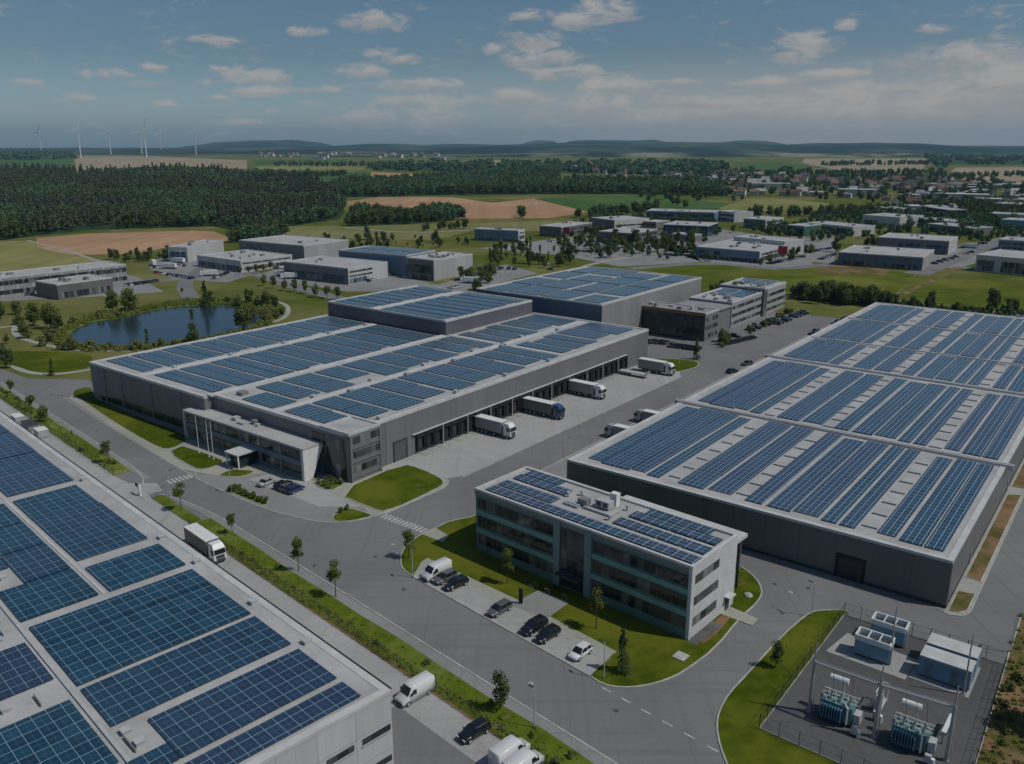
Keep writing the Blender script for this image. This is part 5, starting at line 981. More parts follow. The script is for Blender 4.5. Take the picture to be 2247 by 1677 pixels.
for k_,(p0,p1,n,deg,gl) in enumerate(([(340,588),(405,585),12,10,'white container yard'],[(345,600),(420,612),12,-20,'white container yard'],[(276,628),(345,618),12,20,'canteen'],[(470,612),(500,600),5,20,'workshop hall'],[(590,585),(640,600),9,30,'workshop hall'],
    [(800,620),(880,598),12,30,'solar roof hall'],[(870,612),(930,604),9,70,'glass showroom'],[(965,628),(1060,600),16,-60,'glass showroom'],[(975,640),(1080,608),16,-60,'glass showroom'],[(1050,590),(1130,592),12,-20,'glass showroom'],
    [(1205,530),(1260,545),10,30,'red sign store'],[(1255,552),(1340,556),16,-30,'dark hall'],[(1270,540),(1350,548),12,-30,'dark hall'],[(1460,560),(1510,562),8,-30,'navy showroom'],[(1530,565),(1660,578),16,-30,'retail complex'],[(1690,580),(1760,565),12,60,'retail complex'],
    [(1770,555),(1830,545),12,60,'green store'],[(1800,570),(1830,560),6,60,'white depot'],[(2050,580),(2130,555),8,60,'white-roofed hall'],[(2110,545),(2160,535),8,60,'grey depot'],[(1230,620),(1180,560),6,60,'rear hall'],[(6,648),(45,642),6,20,'long factory'],[(60,648),(120,640),6,20,'long factory'])):
    cars([p0,p1],n,deg,'cars parked by the '+gl,'tiny parked car in the lot by the '+gl,skip=.2)
# trucks and containers, middle distance
MT=[]
m=MB(); m.mat(0); m.box(-1.25,1.25,-5,3.4,1.1,3.9); m.mat(1); m.box(-1.2,1.2,3.6,5.6,.7,3.2); m.mat(2); m.box(-1.1,1.1,5.6,5.65,1.9,2.8); m.box(-1,1,-5,5.3,.4,1.08); MT=m.mesh('far_truck',[white,white,darkgrey])
for i,(u,v,d) in enumerate(((338,583,30),(372,590,80),(392,578,70),(622,606,80),(636,612,95),(1030,622,80),(1075,600,70),(1985,540,60),(2128,545,60),(100,640,20),(460,606,100))):
    x,y=G(u,v); o=bpy.data.objects.new('box_truck',MT); COL.objects.link(o)
    place(o,(x,y,.06),R_(d),.85,label='small white box truck in a yard of the business park',cat='truck',group='white box trucks in the yards')
# goods and pallets left of the lower lane
for i,(u,v,sx,sy,h,lab) in enumerate(((40,925,4,2.2,1.6,'low white container, leftmost at the upper end of lower lane'),(66,940,6,2.4,1.4,'flat grey skip behind the near hall'),(92,958,3.6,2.4,1.9,'white cabin next to lower lane fence'))):
    x,y=G(u,v); r=empty('container',(x,y,.05),RF.rot,label=lab,cat='container'); m=MB(); m.box(-sx/2,sx/2,-sy/2,sy/2,.15,h); m.build('body',TARPW if i!=1 else midgrey,r); m=MB(); m.box(-sx/2-.05,sx/2+.05,-sy/2-.05,sy/2+.05,h,h+.12); m.build('roof',white if i!=1 else darkgrey,r); m=MB(); m.box(-sx/2+.2,sx/2-.2,-sy/2+.2,sy/2-.2,0,.15); m.build('skid',darkgrey,r)
# ---------------------------------------------------------------- vegetation
LY=leafm('young_leaf',(.05,.07,.01),(.14,.165,.03)); LM=leafm('mid_leaf',(.055,.08,.015),(.16,.18,.04)); LD=leafm('dark_leaf',(.035,.06,.018),(.1,.13,.04)); LB=leafm('olive_leaf',(.075,.09,.022),(.19,.2,.07))
LF=leafm('forest_leaf',(.05,.11,.05),(.09,.165,.07)); LP_=leafm('pine_leaf',(.075,.1,.06),(.14,.145,.095)); LW=leafm('weed_leaf',(.1,.13,.015),(.24,.26,.06))
def crown(seed,rx,rz,z0,n,size,shape='round',lumps=9):
    rng=random.Random(seed); mb=MB(); cs=[]
    for i in range(lumps):
        t=rng.random(); 
        if shape=='cone': zc=t*2*rz; rr=rx*(1-t*.88)*.62
        elif shape=='column': zc=t*2*rz; rr=rx*(.6+.4*math.sin(math.pi*min(1,t*1.1+.1)))*.6
        else: zc=rz+rz*.72*(2*t-1); rr=rx*math.sqrt(max(.08,1-(2*t-1)**2*.7))*.55
        a=rng.uniform(0,6.28); cs.append((Vector((math.cos(a)*rr*rng.uniform(.3,1.1),math.sin(a)*rr*rng.uniform(.3,1.1),z0+zc)),rx*(.42 if shape!='cone' else .5*(1-t*.75))*rng.uniform(.75,1.25),rng.random()))
    for i in range(n):
        c,r,_=rng.choice(cs); d=Vector((rng.gauss(0,1),rng.gauss(0,1),rng.gauss(0,.9))).normalized(); p=c+d*r*(rng.random()**.33)
        nn=(d+Vector((rng.gauss(0,.6),rng.gauss(0,.6),rng.gauss(.3,.6)))).normalized(); u=nn.orthogonal().normalized(); w_=nn.cross(u); a=rng.uniform(0,6.28); u,w_=u*math.cos(a)+w_*math.sin(a),w_*math.cos(a)-u*math.sin(a)
        s_=size*rng.uniform(.6,1.4); mb.add([p-u*s_,p+w_*s_*.6,p+u*s_,p-w_*s_*.6],[(0,1,2,3)])
    return mb
def trunk(h,r,br=4,seed=1,spread=.8):
    rng=random.Random(seed); mb=MB(); mb.cyl((0,0,0),(0,0,h*.5),r,r*.75,7); mb.cyl((0,0,h*.5),(0,0,h),r*.75,r*.3,6)
    for i in range(br):
        a=rng.uniform(0,6.28); z=h*rng.uniform(.45,.8); mb.cyl((0,0,z),(math.cos(a)*spread,math.sin(a)*spread,z+h*.25),r*.4,r*.12,5)
    return mb
def tree_kind(name,leaf,rx,rz,z0,n,size,shape,th,tr,seed,lumps=9):
    return name,crown(seed,rx,rz,z0,n,size,shape,lumps).mesh('crown',leaf),trunk(th,tr,4,seed,rx*.5).mesh('trunk',bark)
KT={'young':[tree_kind('young_tree',LY,1.15,1.7,1.6,900,.13,'round',3.6,.07,s,10) for s in (1,2,3)],
 'round':[tree_kind('round_tree',LM,2.3,2.3,1.6,1100,.24,'round',4.,.14,s,12) for s in (4,5,6)],
 'big':[tree_kind('broad_tree',LM,4.4,4.3,1.2,2200,.36,'round',6.5,.3,s,22) for s in (7,8,9)],
 'dark':[tree_kind('dark_tree',LD,3.4,3.6,1.,1500,.34,'round',5.,.22,s,16) for s in (10,11)],
 'olive':[tree_kind('willow_tree',LB,3.8,3.2,.6,1800,.3,'round',4.5,.2,s,18) for s in (12,13)],
 'poplar':[tree_kind('columnar_tree',LM,1.3,3.7,.9,1500,.2,'column',6.,.12,s,34) for s in (14,15)],
 'conifer':[tree_kind('conifer',LD,1.5,3.0,.4,1700,.15,'cone',5.6,.12,s,36) for s in (16,17)],
 'oval':[tree_kind('oval_tree',LD,1.25,2.1,.7,1500,.13,'round',4.,.08,s,20) for s in (31,32)],
 'bush':[tree_kind('bush',LM,1.3,.9,.0,420,.2,'round',.9,.05,s,7) for s in (18,19,20)],
 'obush':[tree_kind('bush',LB,1.5,1.,.0,420,.22,'round',.9,.05,s,7) for s in (21,22)]}
rt=random.Random(11)
def tree(kind,p,s,label,group=None,z=.08,cat=None,sz=None):
    nm,cm,tm=rt.choice(KT[kind]); o=empty(nm,(p[0],p[1],z),rt.uniform(0,6.28)); s_=s*rt.uniform(.93,1.07); o.scale=(s_,s_,s_*(sz or rt.uniform(.92,1.1)))
    for me,n in ((cm,'crown'),(tm,'trunk')): c=bpy.data.objects.new(n,me); COL.objects.link(c); c.parent=o
    tag(o,label,cat or ('bush' if 'bush' in kind else 'tree'),group); return o
ORD=['first','second','third','fourth','fifth','sixth','seventh','eighth','ninth','tenth','eleventh','twelfth','thirteenth','fourteenth','fifteenth','sixteenth']
# single trees near the camera
for k,p,s,l in (('oval',RF.w(4.2,14.),1.15,'dense dark tree on the verge above the black car'),('young',RF.w(-34.6,15.2),1.25,'young oval tree on the verge with a round shadow, opposite the white van'),('young',RF.w(-46.3,15.6),1.3,'leafy young tree on the verge just up the road from the oval one'),
    ('young',RF.w(-67.6,14.6),.95,'slender young tree on the verge beside the lower lane truck'),('young',RF.w(-84.6,12.6),1.3,'thin sparse tree at the gate driveway'),('young',RF.w(-121.8,12.4),1.15,'young tree on the far verge nearest to the driveway'),
    ('round',RF.w(-164.,12.2),.75,'round tree on the far verge above the white containers'),('round',RF.w(-178.,13.4),.7,'round tree on far verge, second from the left corner'),('round',RF.w(-200,14.2),.7,'round tree on far verge at the left corner'),
    ('young',FF.w(12.3,-5.4),1.25,'pale young tree on the lawn before the left office windows'),('young',FF.w(31.2,-6.5),1.3,'pale young tree on the lawn before the right office windows'),('conifer',FF.w(40.2,-12.8),1.02,'dark conifer at the near end of the office lawn'),
    ('young',RF.w(-36.5,31.6),1.15,'bushy young tree on the rounded left tip of the office island'),('oval',G(1702,1466),.85,'thin tree leaning over the kerb of the substation lawn'),('dark',G(2290,1600),1.1,'dark tree at the right edge of the dry verge'),
    ('dark',G(14,808),1.05,'dark tree at the left edge by the roundabout lawn'),('conifer',G(115,824),.8,'small dark tree on the lawn above the road bend'),('conifer',G(1528,789),1.2,'slim dark conifer beside the small lawn at the yard end')):
    tree(k,p,s,l,z=.1,sz=1.0)
for k,u,v,s,l in (('conifer',452,676,1.9,'pointed dark conifer behind the pond'),('dark',462,668,.8,'low dark tree right of the pointed conifer'),('big',536,726,1.02,'big dense tree covering the right end of the pond'),('dark',425,757,.85,'dark round bush standing on the near pond shore'),
    ('poplar',324,758,.75,'small green shoot-like tree on the near pond shore'),('big',247,684,.95,'left tree of the pair behind the pond'),('big',285,686,.95,'right tree of the pair behind the pond'),('big',75,716,1.02,'largest willow-like tree on the left shore of the pond'),
    ('big',112,722,.95,'dense tree right of the largest one on the left pond shore'),('olive',60,742,.9,'grey-green willow inside the path loop left of the pond'),('olive',110,748,.85,'grey-green willow close to the left pond tip'),('olive',158,768,.8,'low willow at the near left tip of the pond'),('dark',130,730,.8,'dark tree directly at the left end of the water')):
    tree(k,G(u,v),s,l)
GP='trees round the pond'
for u,v,k,s in ((525,672,'olive',.8),(548,668,'big',.7),(566,672,'olive',.8),(586,674,'big',.75),(602,680,'dark',.8),(556,694,'olive',.7),(580,706,'olive',.75),(606,700,'olive',.6),(500,664,'bush',1.6),(42,712,'olive',.7),(50,728,'olive',.7),(90,760,'obush',1.8),(130,768,'obush',1.6),(200,766,'obush',1.5),(240,768,'obush',1.2),(300,768,'obush',1.6),(350,764,'obush',1.6),(385,762,'bush',1.5),(420,690,'bush',1.2),(220,700,'obush',1.4),(260,696,'obush',1.4),(160,715,'obush',1.6),(205,640,'bush',1.),(40,690,'olive',.8),(620,690,'obush',1.5),(590,726,'bush',1.2),(150,650,'bush',1.2),(400,640,'bush',1.),(15,755,'round',.6),(0,700,'dark',.9)):
    tree(k,G(u,v),s,'scrubby tree or bush on the pond shore',GP)
for i,(u,v) in enumerate(((579,628),(600,633),(624,638),(647,641),(670,645),(692,653),(718,655),(741,658))): tree('round',G(u,v),.98,'%s from the left of round street trees behind pond and hall'%ORD[i],'round street trees behind the pond')
for i,(u,v) in enumerate(((527,604),(545,602),(562,600),(578,597),(595,594))): tree('round',G(u,v),.8,'%s from the left of the round trees along the workshop hall'%ORD[i],'round trees along the workshop hall')
def scatter(poly,n,kinds,smin,smax,label,grp,seed,z=.07,kind_n=None):
    rg=random.Random(seed); us=[p[0] for p in poly]; vs=[p[1] for p in poly]; k=0; tries=0; w_=[G(*p) for p in poly]
    x0,x1=min(p[0] for p in w_),max(p[0] for p in w_); y0,y1=min(p[1] for p in w_),max(p[1] for p in w_)
    def ins(p):
        c=False; j=len(w_)-1
        for i in range(len(w_)):
            a,b=w_[i],w_[j]
            if (a[1]>p[1])!=(b[1]>p[1]) and p[0]<(b[0]-a[0])*(p[1]-a[1])/(b[1]-a[1])+a[0]: c=not c
            j=i
        return c
    while k<n and tries<n*60:
        tries+=1; p=(rg.uniform(x0,x1),rg.uniform(y0,y1))
        if ins(p): tree(rg.choice(kinds),p,rg.uniform(smin,smax),label,grp,z); k+=1
scatter([(1060,548),(1180,545),(1250,556),(1265,572),(1200,590),(1120,600),(1090,612),(1075,585)],46,['round','dark','round','poplar'],.7,1.1,'tree in the loose grove behind the rear hall','grove behind the rear hall',1)
scatter([(1180,575),(1300,552),(1420,548),(1420,562),(1300,572),(1200,596)],16,['dark','round'],.7,1.1,'tree on the meadow north of the rear hall','trees north of the rear hall',2)
scatter([(1330,535),(1520,530),(1525,560),(1420,562),(1350,556)],40,['poplar','dark','round'],.8,1.3,'tree in the parking lot before the navy showroom','parking lot trees before the navy showroom',3)
scatter([(1200,520),(1320,528),(1330,548),(1220,545)],18,['dark','round'],.6,1.,'tree in the lot between red-sign store and dark hall','lot trees by the dark hall',4)
scatter([(1740,652),(1950,668),(1955,680),(1740,664)],46,['dark','dark','big','round'],.6,1.05,'dark tree in the belt behind the striped office','tree belt behind the striped office',5)
scatter([(1950,670),(2247,690),(2247,702),(1960,682)],60,['bush','obush','dark','bush'],.5,1.3,'low bush on the slope behind the wide hall','bushes behind the wide hall',6)
scatter([(600,540),(680,530),(900,520),(1040,535),(1040,548),(900,545),(760,540)],44,['dark','round','bush'],.7,1.2,'tree in the hedge line behind the tall grey hall','hedge trees behind the tall grey hall',7)
scatter([(230,565),(420,555),(440,562),(400,572),(240,580)],30,['dark','round'],.6,.9,'tree in the row below the ploughed field','trees below the ploughed field on the left',8)
scatter([(1780,575),(1990,505),(2000,500),(2010,545),(1850,545)],10,['dark'],.8,1.2,'tree beside the depots','trees beside the depots',9)
scatter([(1640,592),(1760,570),(1830,520),(1790,520),(1700,560)],22,['olive','round','dark'],.6,1.,'tree along the street right of the retail complex','street trees right of the retail complex',10)
scatter([(750,560),(800,545),(860,540),(860,548)],6,['dark'],.7,1.,'tree behind the solar roof hall','trees behind the solar roof hall',12)
scatter([(1000,610),(1090,600),(1100,622),(1010,650)],12,['round','olive'],.8,1.1,'tree in the yard by the glass showroom','yard trees by the glass showroom',13)
scatter([(1560,640),(1600,630),(1620,640),(1560,660)],5,['olive','dark'],.7,1.,'tree behind the rear hall corner','trees behind the rear hall corner',14)
scatter([(1570,745),(1605,733),(1610,755),(1580,765)],9,['olive','obush'],.5,.8,'rounded bush bed beside the dark glazed office','bushes beside the dark office',15)
scatter([(1640,735),(1690,712),(1690,700),(1640,722)],9,['obush','bush'],.8,1.2,'bush in the bed along the striped office','bushes along the striped office',16)
scatter([(1700,705),(1745,685),(1740,676),(1700,695)],9,['obush','bush'],.8,1.2,'bush in the bed along the striped office','bushes along the striped office',17)
for i,(u,v) in enumerate(((505,1078),(516,1080),(530,1085),(543,1090),(556,1095),(570,1100),(582,1105),(524,1076))): tree('bush',G(u,v),.75,'low bush in the long hedge bed of the forecourt','hedge bushes in the forecourt bed',z=.1)
for i,(u,v) in enumerate(((700,1062),(712,1068),(724,1072),(715,1058),(735,1064),(748,1062),(728,1056),(748,1126),(760,1120))): tree('obush' if i<7 else 'bush',G(u,v),.6,'small shrub in the planting beds at the hall corner','shrubs at the hall corner',z=.1)
rs=random.Random(5)
for i in range(14): # tufts on the verge
    x=rs.uniform(-76,30); tree(rs.choice(['bush','obush']),RF.w(x,rs.uniform(11,14.4)),rs.uniform(.25,.5),'low weed clump on the grass verge','weed clumps on the verge',z=.05,cat='weeds')
for i in range(22):
    x=rs.uniform(-205,-116); tree(rs.choice(['bush','obush']),RF.w(x,rs.uniform(10.8,13.9)),rs.uniform(.3,.6),'low weed clump on the far verge','weed clumps on the far verge',z=.05,cat='weeds')
for i in range(16):
    u,v=rs.choice([(2240,1400),(2225,1450),(2200,1500),(2180,1560),(2170,1620)]); tree('obush',G(u+rs.uniform(0,40),v+rs.uniform(-15,25)),rs.uniform(.3,.6),'low dry shrub on the verge right of the substation','dry shrubs right of the substation',z=.05,cat='weeds')
# ---------------------------------------------------------------- woods, as stuff: points with instanced crowns
def canopy_variants(leaf,kind):
    out=[]
    for s in range(3):
        if kind=='pine': mb=crown(50+s,3.6,6.,4.,420,.75,'cone',14)
        elif kind=='weed': mb=crown(80+s,.55,.28,0.,90,.1,'round',6)
        elif kind=='far': mb=crown(60+s,7.5,4.,0.,210,1.5,'round',12)
        else: mb=crown(70+s,5.4,4.6,2.,560,.75,'round',18)
        out.append(mb.mesh('canopy',leaf))
    return out
CV={'weed':canopy_variants(LW,'weed'),'pine':canopy_variants(LP_,'pine'),'leafy':canopy_variants(LF,'leafy'),'far':canopy_variants(LF,'far'),'dark':canopy_variants(LD,'leafy')}
def inside(w_,p):
    c=False; j=len(w_)-1
    for i in range(len(w_)):
        a,b=w_[i],w_[j]
        if (a[1]>p[1])!=(b[1]>p[1]) and p[0]<(b[0]-a[0])*(p[1]-a[1])/(b[1]-a[1])+a[0]: c=not c
        j=i
    return c
def wood(name,poly,spacing,kinds,seed,smin=.8,smax=1.3,holes=(),zfun=None,world=False,floor=True):
    rg=random.Random(seed); w_=poly if world else [G(*p) for p in poly]; x0,x1=min(p[0] for p in w_),max(p[0] for p in w_); y0,y1=min(p[1] for p in w_),max(p[1] for p in w_)
    pts={k:[] for k in range(len(kinds)*3)}; y=y0
    while y<y1:
        sp=spacing*(1+max(0,y-900)/1400); x=x0
        while x<x1:
            p=(x+rg.uniform(-.45,.45)*sp,y+rg.uniform(-.45,.45)*sp)
            if abs(p[0])<p[1]*.7+60 and inside(w_,p) and not any(inside(h_,p) for h_ in holes):
                nz=noise.noise(Vector((p[0]*.006,p[1]*.006,seed)))
                ki=min(len(kinds)-1,int((nz*.9+.5+rg.uniform(-.15,.15))*len(kinds))) if len(kinds)>1 else 0
                z=zfun(*p) if zfun else 0
                pts[max(0,ki)*3+rg.randrange(3)].append((p[0],p[1],z,rg.uniform(smin,smax)*(sp/spacing)**.8))
            x+=sp
        y+=sp
    root=None; objs=[]; mb=MB()
    ng=bpy.data.node_groups.new(name,'GeometryNodeTree'); ng.interface.new_socket('Geometry',in_out='INPUT',socket_type='NodeSocketGeometry'); ng.interface.new_socket('Geometry',in_out='OUTPUT',socket_type='NodeSocketGeometry')
    gi=ng.nodes.new('NodeGroupInput'); go=ng.nodes.new('NodeGroupOutput'); jn=ng.nodes.new('GeometryNodeJoinGeometry')
    verts=[];sc_=[];kd=[]
    for k,l in pts.items():
        for a in l: verts.append(a[:3]); sc_.append(a[3]); kd.append(k)
    if not verts: return None
    me=bpy.data.meshes.new(name); me.from_pydata(verts,[],[]); at=me.attributes.new('s','FLOAT','POINT'); at.data.foreach_set('value',sc_); at=me.attributes.new('k','INT','POINT'); at.data.foreach_set('value',kd)
    na=ng.nodes.new('GeometryNodeInputNamedAttribute'); na.data_type='FLOAT'; na.inputs['Name'].default_value='s'
    nk=ng.nodes.new('GeometryNodeInputNamedAttribute'); nk.data_type='INT'; nk.inputs['Name'].default_value='k'
    rv=ng.nodes.new('FunctionNodeRandomValue'); rv.data_type='FLOAT_VECTOR'; rv.inputs[0].default_value=(-.08,-.08,0); rv.inputs[1].default_value=(.08,.08,6.28)
    for k in pts:
        if not pts[k]: continue
        kk=kinds[k//3]; me_=CV[kk][k%3]; src=bpy.data.objects.get('src_'+kk+str(k%3)) or bpy.data.objects.new('src_'+kk+str(k%3),me_)
        oi=ng.nodes.new('GeometryNodeObjectInfo'); oi.inputs['Object'].default_value=src
        ip=ng.nodes.new('GeometryNodeInstanceOnPoints'); cmp_=ng.nodes.new('FunctionNodeCompare'); cmp_.data_type='INT'; cmp_.operation='EQUAL'
        ng.links.new(nk.outputs['Attribute'],cmp_.inputs[2]); cmp_.inputs[3].default_value=k
        ng.links.new(gi.outputs[0],ip.inputs['Points']); ng.links.new(cmp_.outputs[0],ip.inputs['Selection']); ng.links.new(oi.outputs['Geometry'],ip.inputs['Instance'])
        ng.links.new(rv.outputs[0],ip.inputs['Rotation']); ng.links.new(na.outputs['Attribute'],ip.inputs['Scale']); ng.links.new(ip.outputs[0],jn.inputs[0])
    ng.links.new(jn.outputs[0],go.inputs[0])
    o=bpy.data.objects.new(name,me); COL.objects.link(o); md=o.modifiers.new('trees','NODES'); md.node_group=ng; tag(o,kind='stuff')
    if floor: sheet('forest_floor',w_,.15,FORF)
    return o
wood('forest',[(-250,535),(0,528),(70,520),(200,505),(470,497),(560,512),(620,500),(745,480),(758,465),(745,440),(700,412),(640,405),(545,402),(530,392),(373,384),(250,388),(160,392),(60,384),(-250,386)],8.5,['pine','leafy','dark','pine'],1,.8,1.25)
wood('forest',[(700,428),(760,434),(1000,428),(1300,426),(1480,428),(1600,432),(1590,412),(1440,405),(1230,412),(1220,380),(990,392),(860,404),(760,402)],9.,['leafy','dark','leafy'],2,.8,1.2)
wood('wood',[(765,492),(780,462),(830,470),(880,478),(960,466),(1018,470),(1022,482),(900,492),(760,498)],8.,['dark','leafy'],3,.7,1.1)
wood('wood',[(520,520),(600,505),(640,520),(560,535),(500,535)],8.,['dark','leafy'],4,.7,1.)
wood('wood',[(1140,470),(1150,468),(1156,480),(1146,482)],9.,['dark'],5,.8,1.,floor=False)
wood('tree_cover',[(1620,470),(1800,468),(2300,440),(2300,480),(2150,520),(1990,500),(1900,492),(1820,480),(1640,478)],13.,['dark','leafy'],6,.6,.95,floor=False)
wood('tree_cover',[(1480,520),(1740,500),(1760,520),(1700,522),(1620,512),(1500,530)],12.,['dark','leafy'],7,.5,.8,floor=False)
wood('tree_cover',[(1390,415),(1470,395),(2060,385),(2300,415),(2300,460),(1830,445),(1760,432),(1600,430)],27.,['dark','leafy'],8,.6,.95,floor=False)
wood('tree_cover',[(545,396),(690,392),(690,388),(545,386)],14.,['leafy'],9,.8,1.1,floor=False); wood('tree_cover',[(1250,478),(1450,458),(1440,468),(1290,482)],12.,['leafy','dark'],10,.7,1.,floor=False)
wood('far_wood',[(800,366),(880,364),(1240,362),(1600,360),(1590,372),(1500,385),(1240,380),(1000,378),(820,374)],26.,['far'],11,.9,1.4)
wood('far_wood',[(1250,366),(1580,370),(1570,384),(1420,384),(1260,378)],22.,['far'],15,.7,1.1)
wood('tree_cover',[(1490,465),(1580,432),(1480,428),(1380,432)],30.,['dark'],16,.6,.9,floor=False)
wood('tree_cover',[(1230,508),(1330,480),(1560,482),(1580,500),(1400,500),(1300,525)],11.,['dark','leafy'],17,.5,.75,floor=False)
wood('tree_cover',[(1740,500),(1800,470),(2250,455),(2250,530),(2150,535),(2000,515),(1920,520),(1870,530),(1770,530)],12.,['dark','leafy'],31,.4,.6,floor=False)
wood('tree_cover',[(1190,505),(1560,515),(1560,575),(1250,560)],13.,['leafy','dark'],32,.3,.48,floor=False)
for i_,pl_ in enumerate(([(1240,393),(1600,398),(1600,403),(1240,400)],[(1480,386),(2060,378),(2060,382),(1480,391)],[(1800,362),(2040,360),(2040,363),(1800,366)],[(2060,388),(2300,384),(2300,389),(2060,393)],[(600,362),(960,366),(960,369),(600,366)],[(1600,442),(1640,434),(1640,437),(1606,446)],[(600,388),(760,384),(760,387),(600,392)],[(900,506),(1040,500),(1040,503),(900,510)])):
    wood('hedgerow',pl_,9. if i_>5 else 14.,['dark','leafy'],40+i_,.4,.8,floor=False)
wood('far_wood',[(-300,342),(160,340),(160,350),(-300,356)],30.,['far'],12,.8,1.3); wood('far_wood',[(1590,372),(1680,378),(1760,378),(1880,384),(2040,382),(2060,372),(2030,345),(2400,352),(2400,362),(2080,362),(2060,388),(1900,392),(1600,384)],36.,['far'],13,.7,1.1)
wood('ground_cover',[RF.w(-77,10.8),RF.w(60,10.8),RF.w(60,12.1),RF.w(-77,12.1)],.6,['weed'],21,.45,.95,world=True,floor=False)
wood('ground_cover',[RF.w(-77,12.1),RF.w(60,12.1),RF.w(60,14.6),RF.w(-77,14.6)],1.3,['weed'],22,.3,.7,world=True,floor=False)
wood('ground_cover',[RF.w(-212,10.6),RF.w(-114,10.6),RF.w(-114,14.1),RF.w(-212,14.1)],1.,['weed'],23,.4,.9,world=True,floor=False)
wood('ground_cover',[G(u_,v_) for u_,v_ in ((1840,1345),(1790,1348),(1720,1402),(1645,1485),(1590,1550),(1580,1600),(1592,1650),(1630,1690),(1720,1700),(1655,1605))],2.2,['weed'],25,.2,.45,world=True,floor=False)
wood('hedgerow',[(1730,642),(1945,664),(1955,676),(1735,656)],3.6,['dark','leafy'],51,.35,.6,floor=False)
wood('hedgerow',[(1950,668),(2260,692),(2260,698),(1955,676)],2.8,['dark','leafy'],52,.16,.34,floor=False)
PW_=[G(u_,v_) for u_,v_ in ((147,734),(174,716),(207,704),(272,697),(336,679),(400,671),(513,671),(565,681),(588,699),(545,723),(495,735),(417,750),(363,755),(272,763),(190,764),(158,749))]
wood('ground_cover',[G(u_,v_) for u_,v_ in ((115,738),(160,706),(209,690),(305,676),(400,660),(520,658),(600,680),(600,708),(530,738),(417,760),(300,772),(180,772),(122,756))],1.5,['weed'],53,1.2,3.,holes=[PW_],world=True,floor=False)
wood('ground_cover',[G(2243,1350),G(2228,1395),G(2205,1472),G(2130,1700),G(2400,1700),G(2400,1350)],1.1,['weed'],24,.4,1.2,world=True,floor=False)
# ---------------------------------------------------------------- hills
def ridge(name,D,prof,mat,depth,seed,base=0):
    xs=[]; n=160; mb=MB(); u0,u1=-250,2500; K_=F/math.cos(TH)
    def top(u):
        for i in range(len(prof)-1):
            a,b=prof[i],prof[i+1]
            if a[0]<=u<=b[0]: t=(u-a[0])/(b[0]-a[0]); t=t*t*(3-2*t); return a[1]+(b[1]-a[1])*t
        return prof[0][1] if u<prof[0][0] else prof[-1][1]
    rows=9; vs=[];fs=[]
    for i in range(n+1):
        u=u0+(u1-u0)*i/n; x=(u-CX)/K_; z=H+(HV-top(u))*D/K_
        for j in range(rows):
            t=j/(rows-1); yy=D-depth*.55+depth*t; hgt=math.sin(math.pi*min(1,t*.95+.02))**.8
            zz=max(-1,z*hgt+noise.noise(Vector((x*D*.002,yy*.002,seed)))*z*.12*math.sin(math.pi*t))
            vs.append((x*D*(1+0*t),yy,zz if 0<j<rows-1 else -2))
    for i in range(n):
        for j in range(rows-1): fs.append((i*rows+j,(i+1)*rows+j,(i+1)*rows+j+1,i*rows+j+1))
    mb.add(vs,fs); o=mb.build(name,mat,None,True); tag(o,kind='structure'); return o
HILL=groundm('far_hill_cover',[(.012,.035,.025),(.02,.05,.03),(.26,.26,.17)],(.0028,.009,.04),bump=.5,bd=8.)
HILLF=groundm('forest_hill_cover',[(.009,.028,.024),(.015,.04,.032),(.07,.1,.065)],(.0012,.006,.05),bump=.5,bd=8.)
ridge('hills',13500,[(-250,326),(425,325),(455,318),(500,312),(560,309),(650,308),(690,312),(735,321),(850,322),(1000,316),(1130,318),(1185,308),(1215,310),(1228,317),(1255,308),(1440,308),(1470,318),(1500,320),(1540,316),(1620,309),(1680,311),(1700,317),(1850,320),(1960,318),(2080,324),(2500,328)],HILLF,2600,1)
ridge('hills',10500,[(-250,325),(400,324),(600,318),(700,321),(830,315),(1000,321),(1150,317),(1300,312),(1420,314),(1520,312),(1700,317),(1780,315),(1950,314),(2100,320),(2500,322)],HILLF,2200,2)
ridge('hills',7600,[(-250,329),(300,328),(520,330),(700,325),(900,329),(1100,322),(1350,319),(1600,318),(1800,321),(1990,318),(2150,324),(2500,327)],HILLF,1800,3)
ridge('hills',5600,[(-250,338),(300,338),(540,342),(760,339),(1000,341),(1150,336),(1400,334),(1650,332),(1800,336),(2050,333),(2200,338),(2500,340)],HILL,900,4)
# ---------------------------------------------------------------- wind turbines
def turbine():
    r=empty('wind_turbine',(0,0,0)); m=MB(); m.cyl((0,0,0),(0,0,120),2.8,1.5,12); m.build('tower',white,r)
    m=MB(); m.box(-2,2,-2.5,6,118.5,122.5); m.build('nacelle',white,r); m=MB(); m.sphere((0,-3.5,120.5),2.2,10); m.build('hub',white,r)
    for k in range(3):
        a=2*math.pi*k/3+.35; d=Vector((math.sin(a),0,math.cos(a))); n_=Vector((math.cos(a),0,-math.sin(a))); p0=Vector((0,-3.6,120.5)); b=MB()
        S=[(2,1.8,.7),(9,3.6,.6),(30,2.6,.4),(54,1.1,.2)]; secs=[]
        for L_,w_,t_ in S: c_=p0+d*L_; secs.append([tuple(c_-n_*w_*.4+Vector((0,-t_,0))),tuple(c_+n_*w_+Vector((0,-t_*.3,0))),tuple(c_+n_*w_+Vector((0,t_*.3,0))),tuple(c_-n_*w_*.4+Vector((0,t_,0)))])
        loft(b,secs); b.build('blade',white,r)
    return r
T0=turbine()
